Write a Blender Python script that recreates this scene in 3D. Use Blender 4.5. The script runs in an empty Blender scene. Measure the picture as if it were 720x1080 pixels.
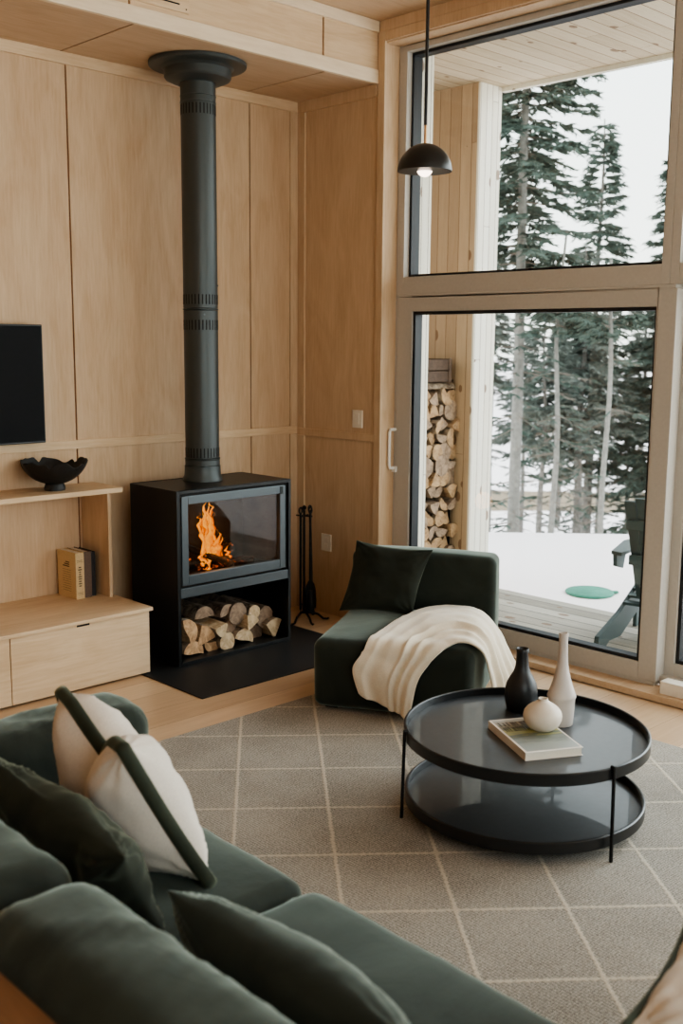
import bpy, bmesh, math, random
from math import sin, cos, pi, radians
from mathutils import Vector, Matrix, noise

random.seed(7)
col = bpy.context.scene.collection
PI = pi

# ------------------------------------------------------------------ materials
def newmat(name):
    m = bpy.data.materials.new(name); m.use_nodes = True
    nt = m.node_tree; nt.nodes.clear()
    out = nt.nodes.new('ShaderNodeOutputMaterial')
    return m, nt, out

def nd(nt, typ, **kw):
    n = nt.nodes.new(typ)
    for k, v in kw.items(): setattr(n, k, v)
    return n

def ramp(nt, src, stops):
    r = nd(nt, 'ShaderNodeValToRGB')
    e = r.color_ramp.elements
    while len(e) < len(stops): e.new(.5)
    for el, (p, c) in zip(e, stops):
        el.position = p; el.color = (c[0], c[1], c[2], 1)
    nt.links.new(src, r.inputs[0])
    return r.outputs[0]

def coords(nt, scale=(1, 1, 1), rot=(0, 0, 0), loc=(0, 0, 0), kind='Object'):
    tc = nd(nt, 'ShaderNodeTexCoord'); mp = nd(nt, 'ShaderNodeMapping')
    mp.inputs['Scale'].default_value = scale; mp.inputs['Rotation'].default_value = rot; mp.inputs['Location'].default_value = loc
    nt.links.new(tc.outputs[kind], mp.inputs['Vector'])
    return mp.outputs[0]

def noise_fac(nt, vec, scale, detail=4, rough=.55, dist=0):
    n = nd(nt, 'ShaderNodeTexNoise'); n.inputs['Scale'].default_value = scale
    n.inputs['Detail'].default_value = detail; n.inputs['Roughness'].default_value = rough; n.inputs['Distortion'].default_value = dist
    nt.links.new(vec, n.inputs['Vector']); return n.outputs['Fac']

def math_n(nt, op, a, b=None, c=None, clamp=False):
    n = nd(nt, 'ShaderNodeMath', operation=op, use_clamp=clamp)
    for i, v in enumerate((a, b, c)):
        if v is None: continue
        if isinstance(v, (int, float)): n.inputs[i].default_value = v
        else: nt.links.new(v, n.inputs[i])
    return n.outputs[0]

def mixc(nt, fac, a, b, mode='MIX'):
    n = nd(nt, 'ShaderNodeMix', data_type='RGBA', blend_type=mode)
    for idx, v in ((0, fac), (6, a), (7, b)):
        if isinstance(v, (int, float)): n.inputs[idx].default_value = v
        elif isinstance(v, tuple): n.inputs[idx].default_value = (v[0], v[1], v[2], 1)
        else: nt.links.new(v, n.inputs[idx])
    return n.outputs[2]

def bsdf(nt, out, color=None, rough=.5, metal=0, spec=.5, bump=None, bstr=.2, bdist=.01, sheen=0, sheen_tint=(1, 1, 1), sheen_r=.5, coat=0):
    b = nd(nt, 'ShaderNodeBsdfPrincipled')
    if color is not None:
        if isinstance(color, tuple): b.inputs['Base Color'].default_value = (*color[:3], 1)
        else: nt.links.new(color, b.inputs['Base Color'])
    if isinstance(rough, (int, float)): b.inputs['Roughness'].default_value = rough
    else: nt.links.new(rough, b.inputs['Roughness'])
    b.inputs['Metallic'].default_value = metal; b.inputs['Specular IOR Level'].default_value = spec
    b.inputs['Sheen Weight'].default_value = sheen; b.inputs['Sheen Tint'].default_value = (*sheen_tint, 1); b.inputs['Sheen Roughness'].default_value = sheen_r
    b.inputs['Coat Weight'].default_value = coat
    if bump is not None:
        bp = nd(nt, 'ShaderNodeBump'); bp.inputs['Strength'].default_value = bstr; bp.inputs['Distance'].default_value = bdist
        nt.links.new(bump, bp.inputs['Height']); nt.links.new(bp.outputs[0], b.inputs['Normal'])
    nt.links.new(b.outputs[0], out.inputs[0]); return b

def plain(name, c, rough=.5, metal=0, spec=.5, nscale=60, var=.12, bstr=.1, bdist=.002, **kw):
    m, nt, out = newmat(name)
    f = noise_fac(nt, coords(nt), nscale, 3)
    a = tuple(x*(1-var) for x in c); b = tuple(min(1, x*(1+var)) for x in c)
    bsdf(nt, out, ramp(nt, f, [(.3, a), (.7, b)]), rough, metal, spec, bump=f, bstr=bstr, bdist=bdist, **kw)
    return m

def srgb(r, g, b):
    f = lambda v: ((v/255+.055)/1.055)**2.4 if v > 10 else v/255/12.92
    return (f(r), f(g), f(b))

def plywood(name, axis='z', dark=(192, 161, 129), light=(210, 183, 153)):
    """pale birch plywood with soft figure; grain along axis"""
    m, nt, out = newmat(name)
    s = {'x': (1.2, 16, 16), 'y': (16, 1.2, 16), 'z': (16, 16, 1.2)}[axis]
    fine = noise_fac(nt, coords(nt, s), 5, 6, .65, .3)
    s2 = {'x': (.8, 3, 3), 'y': (3, .8, 3), 'z': (3, 3, .8)}[axis]
    fig = noise_fac(nt, coords(nt, s2), 2.2, 3, .5, 1.6)
    f = math_n(nt, 'ADD', math_n(nt, 'MULTIPLY', fine, .5), math_n(nt, 'MULTIPLY', fig, .5))
    c = ramp(nt, f, [(.33, srgb(*dark)), (.62, srgb(*light))])
    bsdf(nt, out, c, .55, spec=.25, bump=fine, bstr=.05, bdist=.002)
    return m

def planks(name, along, across, width, length, c1, c2, gap=.012, rough=.35, knots=False, gapc=(.05, .035, .02), grain=1.0, spec=.4):
    """boards running along axis index `along`, stacked over axis index `across`"""
    m, nt, out = newmat(name)
    tc = nd(nt, 'ShaderNodeTexCoord'); sp = nd(nt, 'ShaderNodeSeparateXYZ'); nt.links.new(tc.outputs['Object'], sp.inputs[0])
    A = sp.outputs[along]; B = sp.outputs[across]
    row = math_n(nt, 'DIVIDE', B, width); ri = math_n(nt, 'FLOOR', row); rf = math_n(nt, 'SUBTRACT', row, ri)
    wn = nd(nt, 'ShaderNodeTexWhiteNoise', noise_dimensions='1D'); nt.links.new(ri, wn.inputs['W'])
    off = math_n(nt, 'MULTIPLY', wn.outputs['Value'], length)
    colf = math_n(nt, 'DIVIDE', math_n(nt, 'ADD', A, off), length); ci = math_n(nt, 'FLOOR', colf); cf = math_n(nt, 'SUBTRACT', colf, ci)
    cb = nd(nt, 'ShaderNodeCombineXYZ'); nt.links.new(ri, cb.inputs[0]); nt.links.new(ci, cb.inputs[1])
    w2 = nd(nt, 'ShaderNodeTexWhiteNoise', noise_dimensions='2D'); nt.links.new(cb.outputs[0], w2.inputs['Vector'])
    sc = [14, 14, 14]; sc[along] = 1.0
    mp = nd(nt, 'ShaderNodeMapping'); mp.inputs['Scale'].default_value = sc
    va = nd(nt, 'ShaderNodeVectorMath', operation='ADD'); nt.links.new(tc.outputs['Object'], va.inputs[0])
    cb2 = nd(nt, 'ShaderNodeCombineXYZ')
    for i in range(3): nt.links.new(math_n(nt, 'MULTIPLY', w2.outputs['Value'], 9.0), cb2.inputs[i])
    nt.links.new(cb2.outputs[0], va.inputs[1]); nt.links.new(va.outputs[0], mp.inputs['Vector'])
    g = noise_fac(nt, mp.outputs[0], 3.5, 5, .6, .6)
    f = math_n(nt, 'ADD', math_n(nt, 'MULTIPLY', g, grain*.6), math_n(nt, 'MULTIPLY', w2.outputs['Value'], .45))
    c = ramp(nt, f, [(.3, c1), (.75, c2)])
    if knots:
        ks = [7, 7, 7]; ks[along] = 4.2
        vo = nd(nt, 'ShaderNodeTexVoronoi'); vo.inputs['Scale'].default_value = 1
        mp2 = nd(nt, 'ShaderNodeMapping'); mp2.inputs['Scale'].default_value = ks
        nt.links.new(va.outputs[0], mp2.inputs['Vector']); nt.links.new(mp2.outputs[0], vo.inputs['Vector'])
        k = math_n(nt, 'LESS_THAN', vo.outputs['Distance'], .17)
        w3 = nd(nt, 'ShaderNodeSeparateColor'); nt.links.new(vo.outputs['Color'], w3.inputs[0])
        k = math_n(nt, 'MULTIPLY', k, math_n(nt, 'GREATER_THAN', w3.outputs[0], .35))
        c = mixc(nt, math_n(nt, 'MULTIPLY', k, .75), c, (.16, .075, .035))
    e1 = math_n(nt, 'LESS_THAN', rf, gap); 
    e2 = math_n(nt, 'LESS_THAN', cf, .0025/length*1.0)
    e = math_n(nt, 'MAXIMUM', e1, e2)
    c = mixc(nt, e, c, gapc)
    h = math_n(nt, 'SUBTRACT', math_n(nt, 'MULTIPLY', g, .15), e)
    bsdf(nt, out, c, rough, spec=spec, bump=h, bstr=.3, bdist=.003)
    return m

def velvet(name, base, tint, sheen=.9):
    m, nt, out = newmat(name)
    v = coords(nt)
    n1 = noise_fac(nt, v, 4, 4, .6, .8); n2 = noise_fac(nt, v, 160, 2)
    a = tuple(x*.72 for x in base); b = tuple(x*1.35 for x in base)
    c = ramp(nt, n1, [(.3, a), (.7, b)])
    bsdf(nt, out, c, .8, spec=.15, bump=math_n(nt, 'ADD', n1, math_n(nt, 'MULTIPLY', n2, .1)), bstr=.25, bdist=.01, sheen=sheen, sheen_tint=tint, sheen_r=.38)
    return m

def linen(name, c, sheen=.1):
    m, nt, out = newmat(name)
    v = coords(nt)
    n2 = noise_fac(nt, v, 260, 2); n1 = noise_fac(nt, v, 9, 3)
    cc = ramp(nt, n2, [(.3, tuple(x*.86 for x in c)), (.7, c)])
    bsdf(nt, out, cc, .9, spec=.1, bump=math_n(nt, 'ADD', n1, math_n(nt, 'MULTIPLY', n2, .4)), bstr=.25, bdist=.004, sheen=sheen)
    return m

M = {}
M['ply_z'] = plywood('birch_plywood_upright', 'z')
M['ply_x'] = plywood('birch_plywood_cabinet', 'x', (202, 172, 138), (221, 196, 164))
M['ply_c'] = plywood('birch_plywood_ceiling', 'x', (192, 163, 132), (208, 182, 154))
M['edge'] = plywood('birch_edge_trim', 'x', (222, 202, 174), (236, 218, 192))
M['edge_y'] = plywood('birch_casing', 'z', (192, 163, 132), (211, 186, 156))
M['walnut'] = plywood('brown_oiled_wood', 'y', (96, 66, 44), (124, 88, 60))
M['groove'] = plain('brown_groove', srgb(120, 80, 48), .8)
M['floor'] = planks('maple_floor', 0, 1, .19, 2.1, srgb(190, 160, 128), srgb(216, 188, 156), .012, .32, gapc=srgb(140, 106, 76), spec=.5)
M['deck'] = planks('weathered_deck', 1, 0, .135, 3.2, srgb(132, 124, 112), srgb(176, 168, 156), .07, .7, knots=True, gapc=(.05, .045, .04))
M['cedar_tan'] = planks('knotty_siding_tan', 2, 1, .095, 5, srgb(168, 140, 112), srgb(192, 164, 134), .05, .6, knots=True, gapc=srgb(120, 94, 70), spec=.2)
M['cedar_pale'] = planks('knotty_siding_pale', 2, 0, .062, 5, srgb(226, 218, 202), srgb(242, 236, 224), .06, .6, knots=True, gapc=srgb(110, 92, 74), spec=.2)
M['soffit'] = planks('knotty_soffit', 0, 1, .11, 4, srgb(190, 172, 146), srgb(216, 200, 176), .05, .6, knots=True, gapc=srgb(120, 92, 66), spec=.2)
M['frame'] = plain('greige_window_frame', srgb(188, 182, 173), .45, var=.03, bstr=.02)
M['gasket'] = plain('black_gasket', (.012, .014, .018), .5)
M['white_plastic'] = plain('white_plastic', srgb(230, 222, 208), .4, var=.03, bstr=.02)
M['handle_white'] = plain('white_handle', srgb(238, 236, 230), .35, var=.02, bstr=.02)
M['stove'] = plain('matte_charcoal_steel', (.018, .019, .020), .42, .3, nscale=300, var=.1)
M['stove_grey'] = plain('grey_steel', srgb(92, 98, 102), .42, .55, nscale=300, var=.06, bstr=.05)
M['stove_in'] = plain('sooty_firebrick', srgb(70, 56, 46), .9, nscale=5, var=.4)
M['flue'] = plain('grey_painted_flue', srgb(72, 77, 77), .40, .4, nscale=300, var=.05, bstr=.04)
M['slot'] = plain('black_slot', (.006, .006, .006), .8)
M['pad'] = plain('black_hearth_steel', (.02, .021, .022), .5, .2, nscale=200)
M['black'] = plain('black_lacquer', (.010, .011, .012), .32, spec=.5, var=.05, bstr=.02)
M['iron'] = plain('wrought_iron', (.012, .012, .012), .55, .5)
M['screen'] = plain('tv_screen', (.005, .005, .006), .5, spec=.12, bstr=0)
M['brass'] = plain('brass', srgb(190, 150, 110), .3, 1.0, bstr=.02)
M['velvet'] = velvet('dark_green_velvet', (.024, .029, .023), (.64, .74, .66), .8)
M['velvet_dark'] = velvet('deep_olive_velvet', (.020, .023, .017), (.55, .60, .46), .45)
M['velvet_trim'] = velvet('green_velvet_trim', (.032, .037, .025), (.6, .66, .5), .4)
M['linen'] = linen('natural_linen', srgb(214, 204, 192))
M['throw'] = linen('cream_fleece', srgb(232, 220, 200), .35)
M['ceramic_cream'] = plain('cream_ceramic', srgb(214, 202, 186), .5, nscale=25, var=.03, bstr=.03)
M['ceramic_grey'] = plain('warm_grey_ceramic', srgb(190, 180, 172), .45, nscale=25, var=.04, bstr=.03)
M['ceramic_black'] = plain('black_ceramic', (.012, .013, .015), .38, nscale=30, var=.1)
M['burnt'] = plain('charred_black_wood', (.012, .012, .012), .55, nscale=18, var=.4, bstr=.6, bdist=.01)
M['paper'] = plain('book_pages', srgb(224, 216, 200), .8, nscale=200, var=.05)
M['book_tan'] = plain('tan_cloth_cover', srgb(206, 178, 136), .8, nscale=120, var=.08)
M['book_brown'] = plain('brown_cloth_cover', srgb(104, 84, 72), .8, nscale=120, var=.1)
M['book_navy'] = plain('dark_navy_cover', srgb(44, 42, 44), .8, nscale=120, var=.1)
M['ink'] = plain('faded_ink', srgb(92, 74, 56), .8)
M['ink_dark'] = plain('dark_ink', srgb(40, 30, 26), .8)
M['white_cover'] = plain('white_cover', srgb(226, 218, 208), .5, var=.03)
M['snow'] = plain('snow', srgb(240, 234, 232), .7, nscale=3, var=.03, bstr=.5, bdist=.03)
M['teal'] = plain('green_plastic_lid', srgb(66, 132, 112), .6, nscale=30, var=.12)
M['resin'] = plain('dark_grey_green_resin', srgb(70, 84, 84), .55, nscale=50, var=.08)
M['trunk'] = plain('hazed_spruce_bark', srgb(124, 120, 114), .9, nscale=22, var=.35, bstr=.6, bdist=.02)  # bark lightened in its colour to stand in for haze
M['trunk_pale'] = plain('pale_grey_bark', srgb(138, 136, 130), .9, nscale=22, var=.2, bstr=.5, bdist=.02)
M['needle'] = plain('hazed_spruce_needles', srgb(94, 108, 100), .8, nscale=8, var=.4, spec=.2)  # needles lightened in their colour, in place of haze in the air
M['needle2'] = plain('hazed_grey_green_needles', srgb(116, 123, 116), .8, nscale=8, var=.35, spec=.2)  # paler needles, haze put into the colour as well
M['twig'] = plain('dry_twigs', srgb(128, 118, 108), .9, nscale=30, var=.25)
M['crate'] = plain('weathered_crate_wood', srgb(84, 66, 54), .8, nscale=40, var=.3)

def rug_mat():
    m, nt, out = newmat('woven_grey_rug')
    tc = nd(nt, 'ShaderNodeTexCoord'); sp = nd(nt, 'ShaderNodeSeparateXYZ'); nt.links.new(tc.outputs['Object'], sp.inputs[0])
    X, Y = sp.outputs[0], sp.outputs[1]
    wv = noise_fac(nt, coords(nt), 14, 2)
    def line(nx, ny, off, per, tx, ty, w):
        d = math_n(nt, 'ADD', math_n(nt, 'MULTIPLY', X, nx), math_n(nt, 'MULTIPLY', Y, ny))
        t = math_n(nt, 'ADD', math_n(nt, 'MULTIPLY', X, tx), math_n(nt, 'MULTIPLY', Y, ty))
        d = math_n(nt, 'ADD', d, math_n(nt, 'MULTIPLY', wv, .008))
        q = math_n(nt, 'DIVIDE', math_n(nt, 'SUBTRACT', d, off), per)
        fr = math_n(nt, 'SUBTRACT', q, math_n(nt, 'ROUND', q))
        a = math_n(nt, 'MULTIPLY', math_n(nt, 'ABSOLUTE', fr), per)
        dash = math_n(nt, 'MULTIPLY', math_n(nt, 'SINE', math_n(nt, 'MULTIPLY', t, 2*PI/.026)), .55)
        ww = math_n(nt, 'MULTIPLY', math_n(nt, 'ADD', dash, 1.0), w)
        mr = nd(nt, 'ShaderNodeMapRange', clamp=True)
        nt.links.new(math_n(nt, 'SUBTRACT', a, ww), mr.inputs[0]); mr.inputs[1].default_value = 0.0; mr.inputs[2].default_value = .005
        mr.inputs[3].default_value = 1; mr.inputs[4].default_value = 0
        return mr.outputs[0]
    l1 = line(-.766, .643, .116, .3405, .643, .766, .0036)
    l2 = line(.656, .755, 4.404, .3645, .755, -.656, .0036)
    l = math_n(nt, 'MAXIMUM', l1, l2)
    rib = math_n(nt, 'SINE', math_n(nt, 'MULTIPLY', X, 2*PI/.011))
    rib2 = math_n(nt, 'SINE', math_n(nt, 'MULTIPLY', Y, 2*PI/.009))
    fn = noise_fac(nt, coords(nt), 170, 3, .7)
    big = noise_fac(nt, coords(nt), 2.5, 3)
    f = math_n(nt, 'ADD', math_n(nt, 'ADD', math_n(nt, 'MULTIPLY', rib, .06), math_n(nt, 'MULTIPLY', rib2, .04)), math_n(nt, 'ADD', math_n(nt, 'MULTIPLY', fn, .8), math_n(nt, 'MULTIPLY', big, .2)))
    c = ramp(nt, f, [(.34, srgb(104, 99, 92)), (.62, srgb(184, 178, 168))])
    c = mixc(nt, math_n(nt, 'MULTIPLY', l, .6), c, srgb(212, 200, 182))
    h = math_n(nt, 'ADD', f, math_n(nt, 'MULTIPLY', l, .4))
    bsdf(nt, out, c, .95, spec=.08, bump=h, bstr=.55, bdist=.004)
    return m
M['rug'] = rug_mat()

def glass_mat(name='window_glass', tint=(.93, .97, .96), refl=1.0):
    m, nt, out = newmat(name)
    tr = nd(nt, 'ShaderNodeBsdfTransparent'); tr.inputs[0].default_value = (*tint, 1)
    gl = nd(nt, 'ShaderNodeBsdfGlossy'); gl.inputs['Roughness'].default_value = 0.0; gl.inputs[0].default_value = (1, 1, 1, 1)
    lw = nd(nt, 'ShaderNodeLayerWeight'); lw.inputs[0].default_value = .5
    fr = math_n(nt, 'ADD', math_n(nt, 'MULTIPLY', math_n(nt, 'POWER', lw.outputs['Facing'], 5.0), .96), .04)
    mx = nd(nt, 'ShaderNodeMixShader')
    nt.links.new(math_n(nt, 'MULTIPLY', fr, refl, clamp=True), mx.inputs[0]); nt.links.new(tr.outputs[0], mx.inputs[1]); nt.links.new(gl.outputs[0], mx.inputs[2])
    nt.links.new(mx.outputs[0], out.inputs[0])
    return m
M['glass'] = glass_mat(refl=.6)
M['stove_glass'] = glass_mat('stove_glass', (.9, .88, .85), .7)

def emis(name, c, s):
    m, nt, out = newmat(name)
    e = nd(nt, 'ShaderNodeEmission'); e.inputs[0].default_value = (*c, 1); e.inputs[1].default_value = s
    nt.links.new(e.outputs[0], out.inputs[0]); return m
M['bulb'] = emis('lit_frosted_bulb', (1, .80, .66), 5)
def flame_mat():
    m, nt, out = newmat('flame')
    tc = nd(nt, 'ShaderNodeTexCoord'); sp = nd(nt, 'ShaderNodeSeparateXYZ'); nt.links.new(tc.outputs['Object'], sp.inputs[0])
    n = noise_fac(nt, coords(nt, (1, 1, .5)), 28, 3, .6, 1.5)
    lw = nd(nt, 'ShaderNodeLayerWeight'); lw.inputs[0].default_value = .35
    core = math_n(nt, 'SUBTRACT', 1.0, lw.outputs['Facing'])
    f = math_n(nt, 'ADD', math_n(nt, 'MULTIPLY', core, .65), math_n(nt, 'MULTIPLY', n, .5))
    c = ramp(nt, f, [(.25, (.5, .035, .002)), (.6, (1, .15, .008)), (.92, (1, .42, .06))])
    e = nd(nt, 'ShaderNodeEmission'); nt.links.new(c, e.inputs[0])
    nt.links.new(math_n(nt, 'ADD', math_n(nt, 'MULTIPLY', f, 1.5), .1), e.inputs[1])
    tr = nd(nt, 'ShaderNodeBsdfTransparent')
    mx = nd(nt, 'ShaderNodeMixShader'); 
    nt.links.new(ramp(nt, f, [(.28, (0, 0, 0)), (.5, (1, 1, 1))]), mx.inputs[0]); nt.links.new(tr.outputs[0], mx.inputs[1]); nt.links.new(e.outputs[0], mx.inputs[2])
    nt.links.new(mx.outputs[0], out.inputs[0]); return m
M['flame'] = flame_mat()
def ember_mat():
    m, nt, out = newmat('glowing_charred_log')
    n = noise_fac(nt, coords(nt), 30, 4, .7)
    b = bsdf(nt, out, ramp(nt, n, [(.4, (.01, .008, .006)), (.7, (.10, .06, .035))]), .9, bump=n, bstr=.8, bdist=.01)
    nt.links.new(ramp(nt, n, [(.58, (0, 0, 0)), (.72, (1, .16, .01))]), b.inputs['Emission Color']); b.inputs['Emission Strength'].default_value = 1.2
    return m
M['ember'] = ember_mat()
def bark_mat(name, a, b, scale=18):
    m, nt, out = newmat(name)
    n = noise_fac(nt, coords(nt), scale, 4, .65, .8)
    bsdf(nt, out, ramp(nt, n, [(.35, srgb(*a)), (.6, srgb(*b))]), .85, bump=n, bstr=.7, bdist=.006); return m
M['bark'] = bark_mat('birch_bark', (70, 52, 40), (172, 152, 130))
M['bark_dark'] = bark_mat('grey_brown_bark', (66, 52, 44), (128, 108, 92))
def endgrain(name, a, b):
    m, nt, out = newmat(name)
    tc = nd(nt, 'ShaderNodeTexCoord'); 
    n = noise_fac(nt, coords(nt), 26, 4, .6, .6)
    ln = nd(nt, 'ShaderNodeVectorMath', operation='LENGTH'); mp = nd(nt, 'ShaderNodeMapping'); mp.inputs['Scale'].default_value = (1, 0, 1)
    nt.links.new(tc.outputs['Object'], mp.inputs[0]); nt.links.new(mp.outputs[0], ln.inputs[0])
    ring = math_n(nt, 'SINE', math_n(nt, 'MULTIPLY', ln.outputs['Value'], 900))
    f = math_n(nt, 'ADD', n, math_n(nt, 'MULTIPLY', ring, .06))
    bsdf(nt, out, ramp(nt, f, [(.3, srgb(*a)), (.65, srgb(*b))]), .8, bump=n, bstr=.3, bdist=.003); return m
M['end_warm'] = endgrain('split_wood_face', (150, 104, 68), (222, 184, 142))
M['end_grey'] = endgrain('weathered_wood_face', (112, 92, 76), (178, 152, 128))
M['end_stack'] = endgrain('aged_split_face', (136, 104, 76), (196, 162, 124))
M['end_pale'] = endgrain('pale_wood_face', (176, 142, 104), (228, 204, 168))

def cover_art():
    m, nt, out = newmat('landscape_cover')
    tc = nd(nt, 'ShaderNodeTexCoord'); sp = nd(nt, 'ShaderNodeSeparateXYZ'); nt.links.new(tc.outputs['Object'], sp.inputs[0])
    n = noise_fac(nt, coords(nt, (5, 34, 5)), 1.4, 5, .65, .4)
    f = math_n(nt, 'ADD', math_n(nt, 'MULTIPLY', sp.outputs[1], 2.3), math_n(nt, 'MULTIPLY', n, .55))
    c = ramp(nt, f, [(.08, srgb(150, 156, 152)), (.24, srgb(104, 112, 104)), (.33, srgb(178, 172, 110)), (.42, srgb(92, 92, 62)), (.5, srgb(140, 122, 96)), (.62, srgb(168, 164, 156)), (.8, srgb(196, 192, 184))])
    bsdf(nt, out, c, .3, spec=.4); return m
M['cover_art'] = cover_art()

# ------------------------------------------------------------------ mesh helpers
class MB:
    def __init__(s): s.v = []; s.f = []; s.m = []; s.T = Matrix.Identity(4); s.mi = 0
    def add(s, vs, fs, mi=None):
        n = len(s.v); s.v += [s.T @ Vector(p) for p in vs]; s.f += [[i+n for i in f] for f in fs]
        s.m += [s.mi if mi is None else mi]*len(fs)
    def box(s, x0, x1, y0, y1, z0, z1, mi=None):
        s.add([(x0, y0, z0), (x1, y0, z0), (x1, y1, z0), (x0, y1, z0), (x0, y0, z1), (x1, y0, z1), (x1, y1, z1), (x0, y1, z1)],
              [[0, 3, 2, 1], [4, 5, 6, 7], [0, 1, 5, 4], [1, 2, 6, 5], [2, 3, 7, 6], [3, 0, 4, 7]], mi)
    def tube(s, pts, r, n=10, cap=True, mi=None):
        pts = [Vector(p) for p in pts]; rs = r if isinstance(r, (list, tuple)) else [r]*len(pts)
        t0 = (pts[1]-pts[0]).normalized(); up = Vector((0, 0, 1)) if abs(t0.z) < .9 else Vector((1, 0, 0))
        a = t0.cross(up).normalized(); vs = []; 
        for i, p in enumerate(pts):
            t = (pts[min(i+1, len(pts)-1)]-pts[max(i-1, 0)]).normalized()
            a = (a - t*a.dot(t)).normalized(); b = t.cross(a)
            vs += [p+(a*cos(2*PI*k/n)+b*sin(2*PI*k/n))*rs[i] for k in range(n)]
        fs = [[i*n+k, i*n+(k+1) % n, (i+1)*n+(k+1) % n, (i+1)*n+k] for i in range(len(pts)-1) for k in range(n)]
        if cap: fs += [list(range(n))[::-1], [(len(pts)-1)*n+k for k in range(n)]]
        s.add(vs, fs, mi)
    def lathe(s, prof, n=48, c=(0, 0), mi=None, closed=False):
        vs = [(c[0]+r*cos(2*PI*k/n), c[1]+r*sin(2*PI*k/n), z) for r, z in prof for k in range(n)]
        P = len(prof); rng = P if closed else P-1
        fs = [[i*n+k, i*n+(k+1) % n, ((i+1) % P)*n+(k+1) % n, ((i+1) % P)*n+k] for i in range(rng) for k in range(n)]
        if not closed:
            if prof[0][0] > 1e-4: fs.append(list(range(n))[::-1])
            if prof[-1][0] > 1e-4: fs.append([(P-1)*n+k for k in range(n)])
        s.add(vs, fs, mi)
    def prism(s, poly, axis, a0, a1, mi=None, mi_cap=None):
        """extrude polygon (2 coords) along axis 0,1,2"""
        def P(p, a):
            l = list(p); l.insert(axis, a); return tuple(l)
        n = len(poly)
        s.add([P(p, a0) for p in poly]+[P(p, a1) for p in poly], [[k, (k+1) % n, n+(k+1) % n, n+k] for k in range(n)], mi)
        s.add([P(p, a0) for p in poly]+[P(p, a1) for p in poly], [list(range(n))[::-1], [n+k for k in range(n)]], mi if mi_cap is None else mi_cap)
    def build(s, name, mats, parent=None, smooth=False, bevel=0, angle=35, origin=None, merge=True, seg=2):
        me = bpy.data.meshes.new(name)
        vs = s.v
        if origin is not None: vs = [v-Vector(origin) for v in vs]
        me.from_pydata([tuple(v) for v in vs], [], s.f)
        if not isinstance(mats, (list, tuple)): mats = [mats]
        for m in mats: me.materials.append(m)
        me.polygons.foreach_set('material_index', s.m)
        bm = bmesh.new(); bm.from_mesh(me)
        if merge: bmesh.ops.remove_doubles(bm, verts=bm.verts, dist=1e-5)
        bmesh.ops.recalc_face_normals(bm, faces=bm.faces)
        bm.to_mesh(me); bm.free()
        if smooth:
            me.polygons.foreach_set('use_smooth', [True]*len(me.polygons))
            if angle < 180: me.set_sharp_from_angle(angle=radians(angle))
        o = bpy.data.objects.new(name, me); col.objects.link(o)
        if origin is not None: o.location = origin
        if parent is not None: o.parent = parent
        if bevel:
            b = o.modifiers.new('bevel', 'BEVEL'); b.width = bevel; b.segments = seg; b.limit_method = 'ANGLE'; b.angle_limit = radians(40)
            b.harden_normals = False
        return o

def tag(o, label=None, cat=None, group=None, kind=None):
    if label: o['label'] = label
    if cat: o['category'] = cat
    if group: o['group'] = group
    if kind: o['kind'] = kind
    return o

def thing(name, label, cat, loc=(0, 0, 0), rz=0, group=None, rot=None):
    o = bpy.data.objects.new(name, None); col.objects.link(o); o.empty_display_size = .05
    o.location = loc; o.rotation_euler = rot if rot else (0, 0, rz)
    return tag(o, label, cat, group)

def struct(mb, name, mat, parent=None, **kw):
    o = mb.build(name, mat, parent, **kw)
    if parent is None: tag(o, kind='structure')
    return o

def box_obj(name, mat, parent, *b, bevel=.0015, **kw):
    m = MB(); m.box(*b); return m.build(name, mat, parent, bevel=bevel, **kw)

def soft(mb, x0, x1, y0, y1, z0, z1, r=.05, puff=(0, 0, 0, 0, 0, 0), seg=.035, wr=None, rk=4):
    """cushion block: rounded box with puffed faces (x-,x+,y-,y+,z-,z+) and wrinkle function wr(p, nrm)->offset"""
    c = Vector(((x0+x1)/2, (y0+y1)/2, (z0+z1)/2)); h = Vector(((x1-x0)/2, (y1-y0)/2, (z1-z0)/2))
    def grid(H):
        k = [-H+r*(1-cos(PI/2*i/rk)) if False else -H + r*i/rk for i in range(rk)]
        n = max(2, int((2*(H-r))/seg)); mid = [-(H-r)+2*(H-r)*i/n for i in range(n+1)]
        return k+mid+[-t for t in reversed(k)]
    G = [grid(h.x), grid(h.y), grid(h.z)]
    def mp(p):
        inn = Vector([max(-(h[i]-r), min(h[i]-r, p[i])) for i in range(3)]); d = p-inn
        q = inn + d.normalized()*r if d.length > 1e-9 else p.copy()
        nrm = d.normalized() if d.length > 1e-9 else Vector((0, 0, 1))
        u = Vector([q[i]/h[i] for i in range(3)])
        for a in range(3):
            w = 1.0
            for b in range(3):
                if b != a: w *= max(0, 1-u[b]**2)**.75
            s = puff[2*a+1] if u[a] > 0 else -puff[2*a]
            q[a] += s*w*abs(u[a])
        if wr: q += nrm*wr(q+c, nrm)
        return q+c
    for a in range(3):
        b, d = (a+1) % 3, (a+2) % 3
        for sgn in (-1, 1):
            vs = []; nb, ndd = len(G[b]), len(G[d])
            for i in range(nb):
                for j in range(ndd):
                    p = Vector((0, 0, 0)); p[a] = sgn*h[a]; p[b] = G[b][i]; p[d] = G[d][j]; vs.append(mp(p))
            mb.add(vs, [[i*ndd+j, (i+1)*ndd+j, (i+1)*ndd+j+1, i*ndd+j+1] for i in range(nb-1) for j in range(ndd-1)])

def fbm(p, sc, seed=0, oct=3):
    v = 0; a = 1; q = Vector(p)*sc+Vector((seed*7.3, seed*3.1, seed))
    for _ in range(oct): v += a*noise.noise(q); q *= 2.03; a *= .5
    return v

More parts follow.
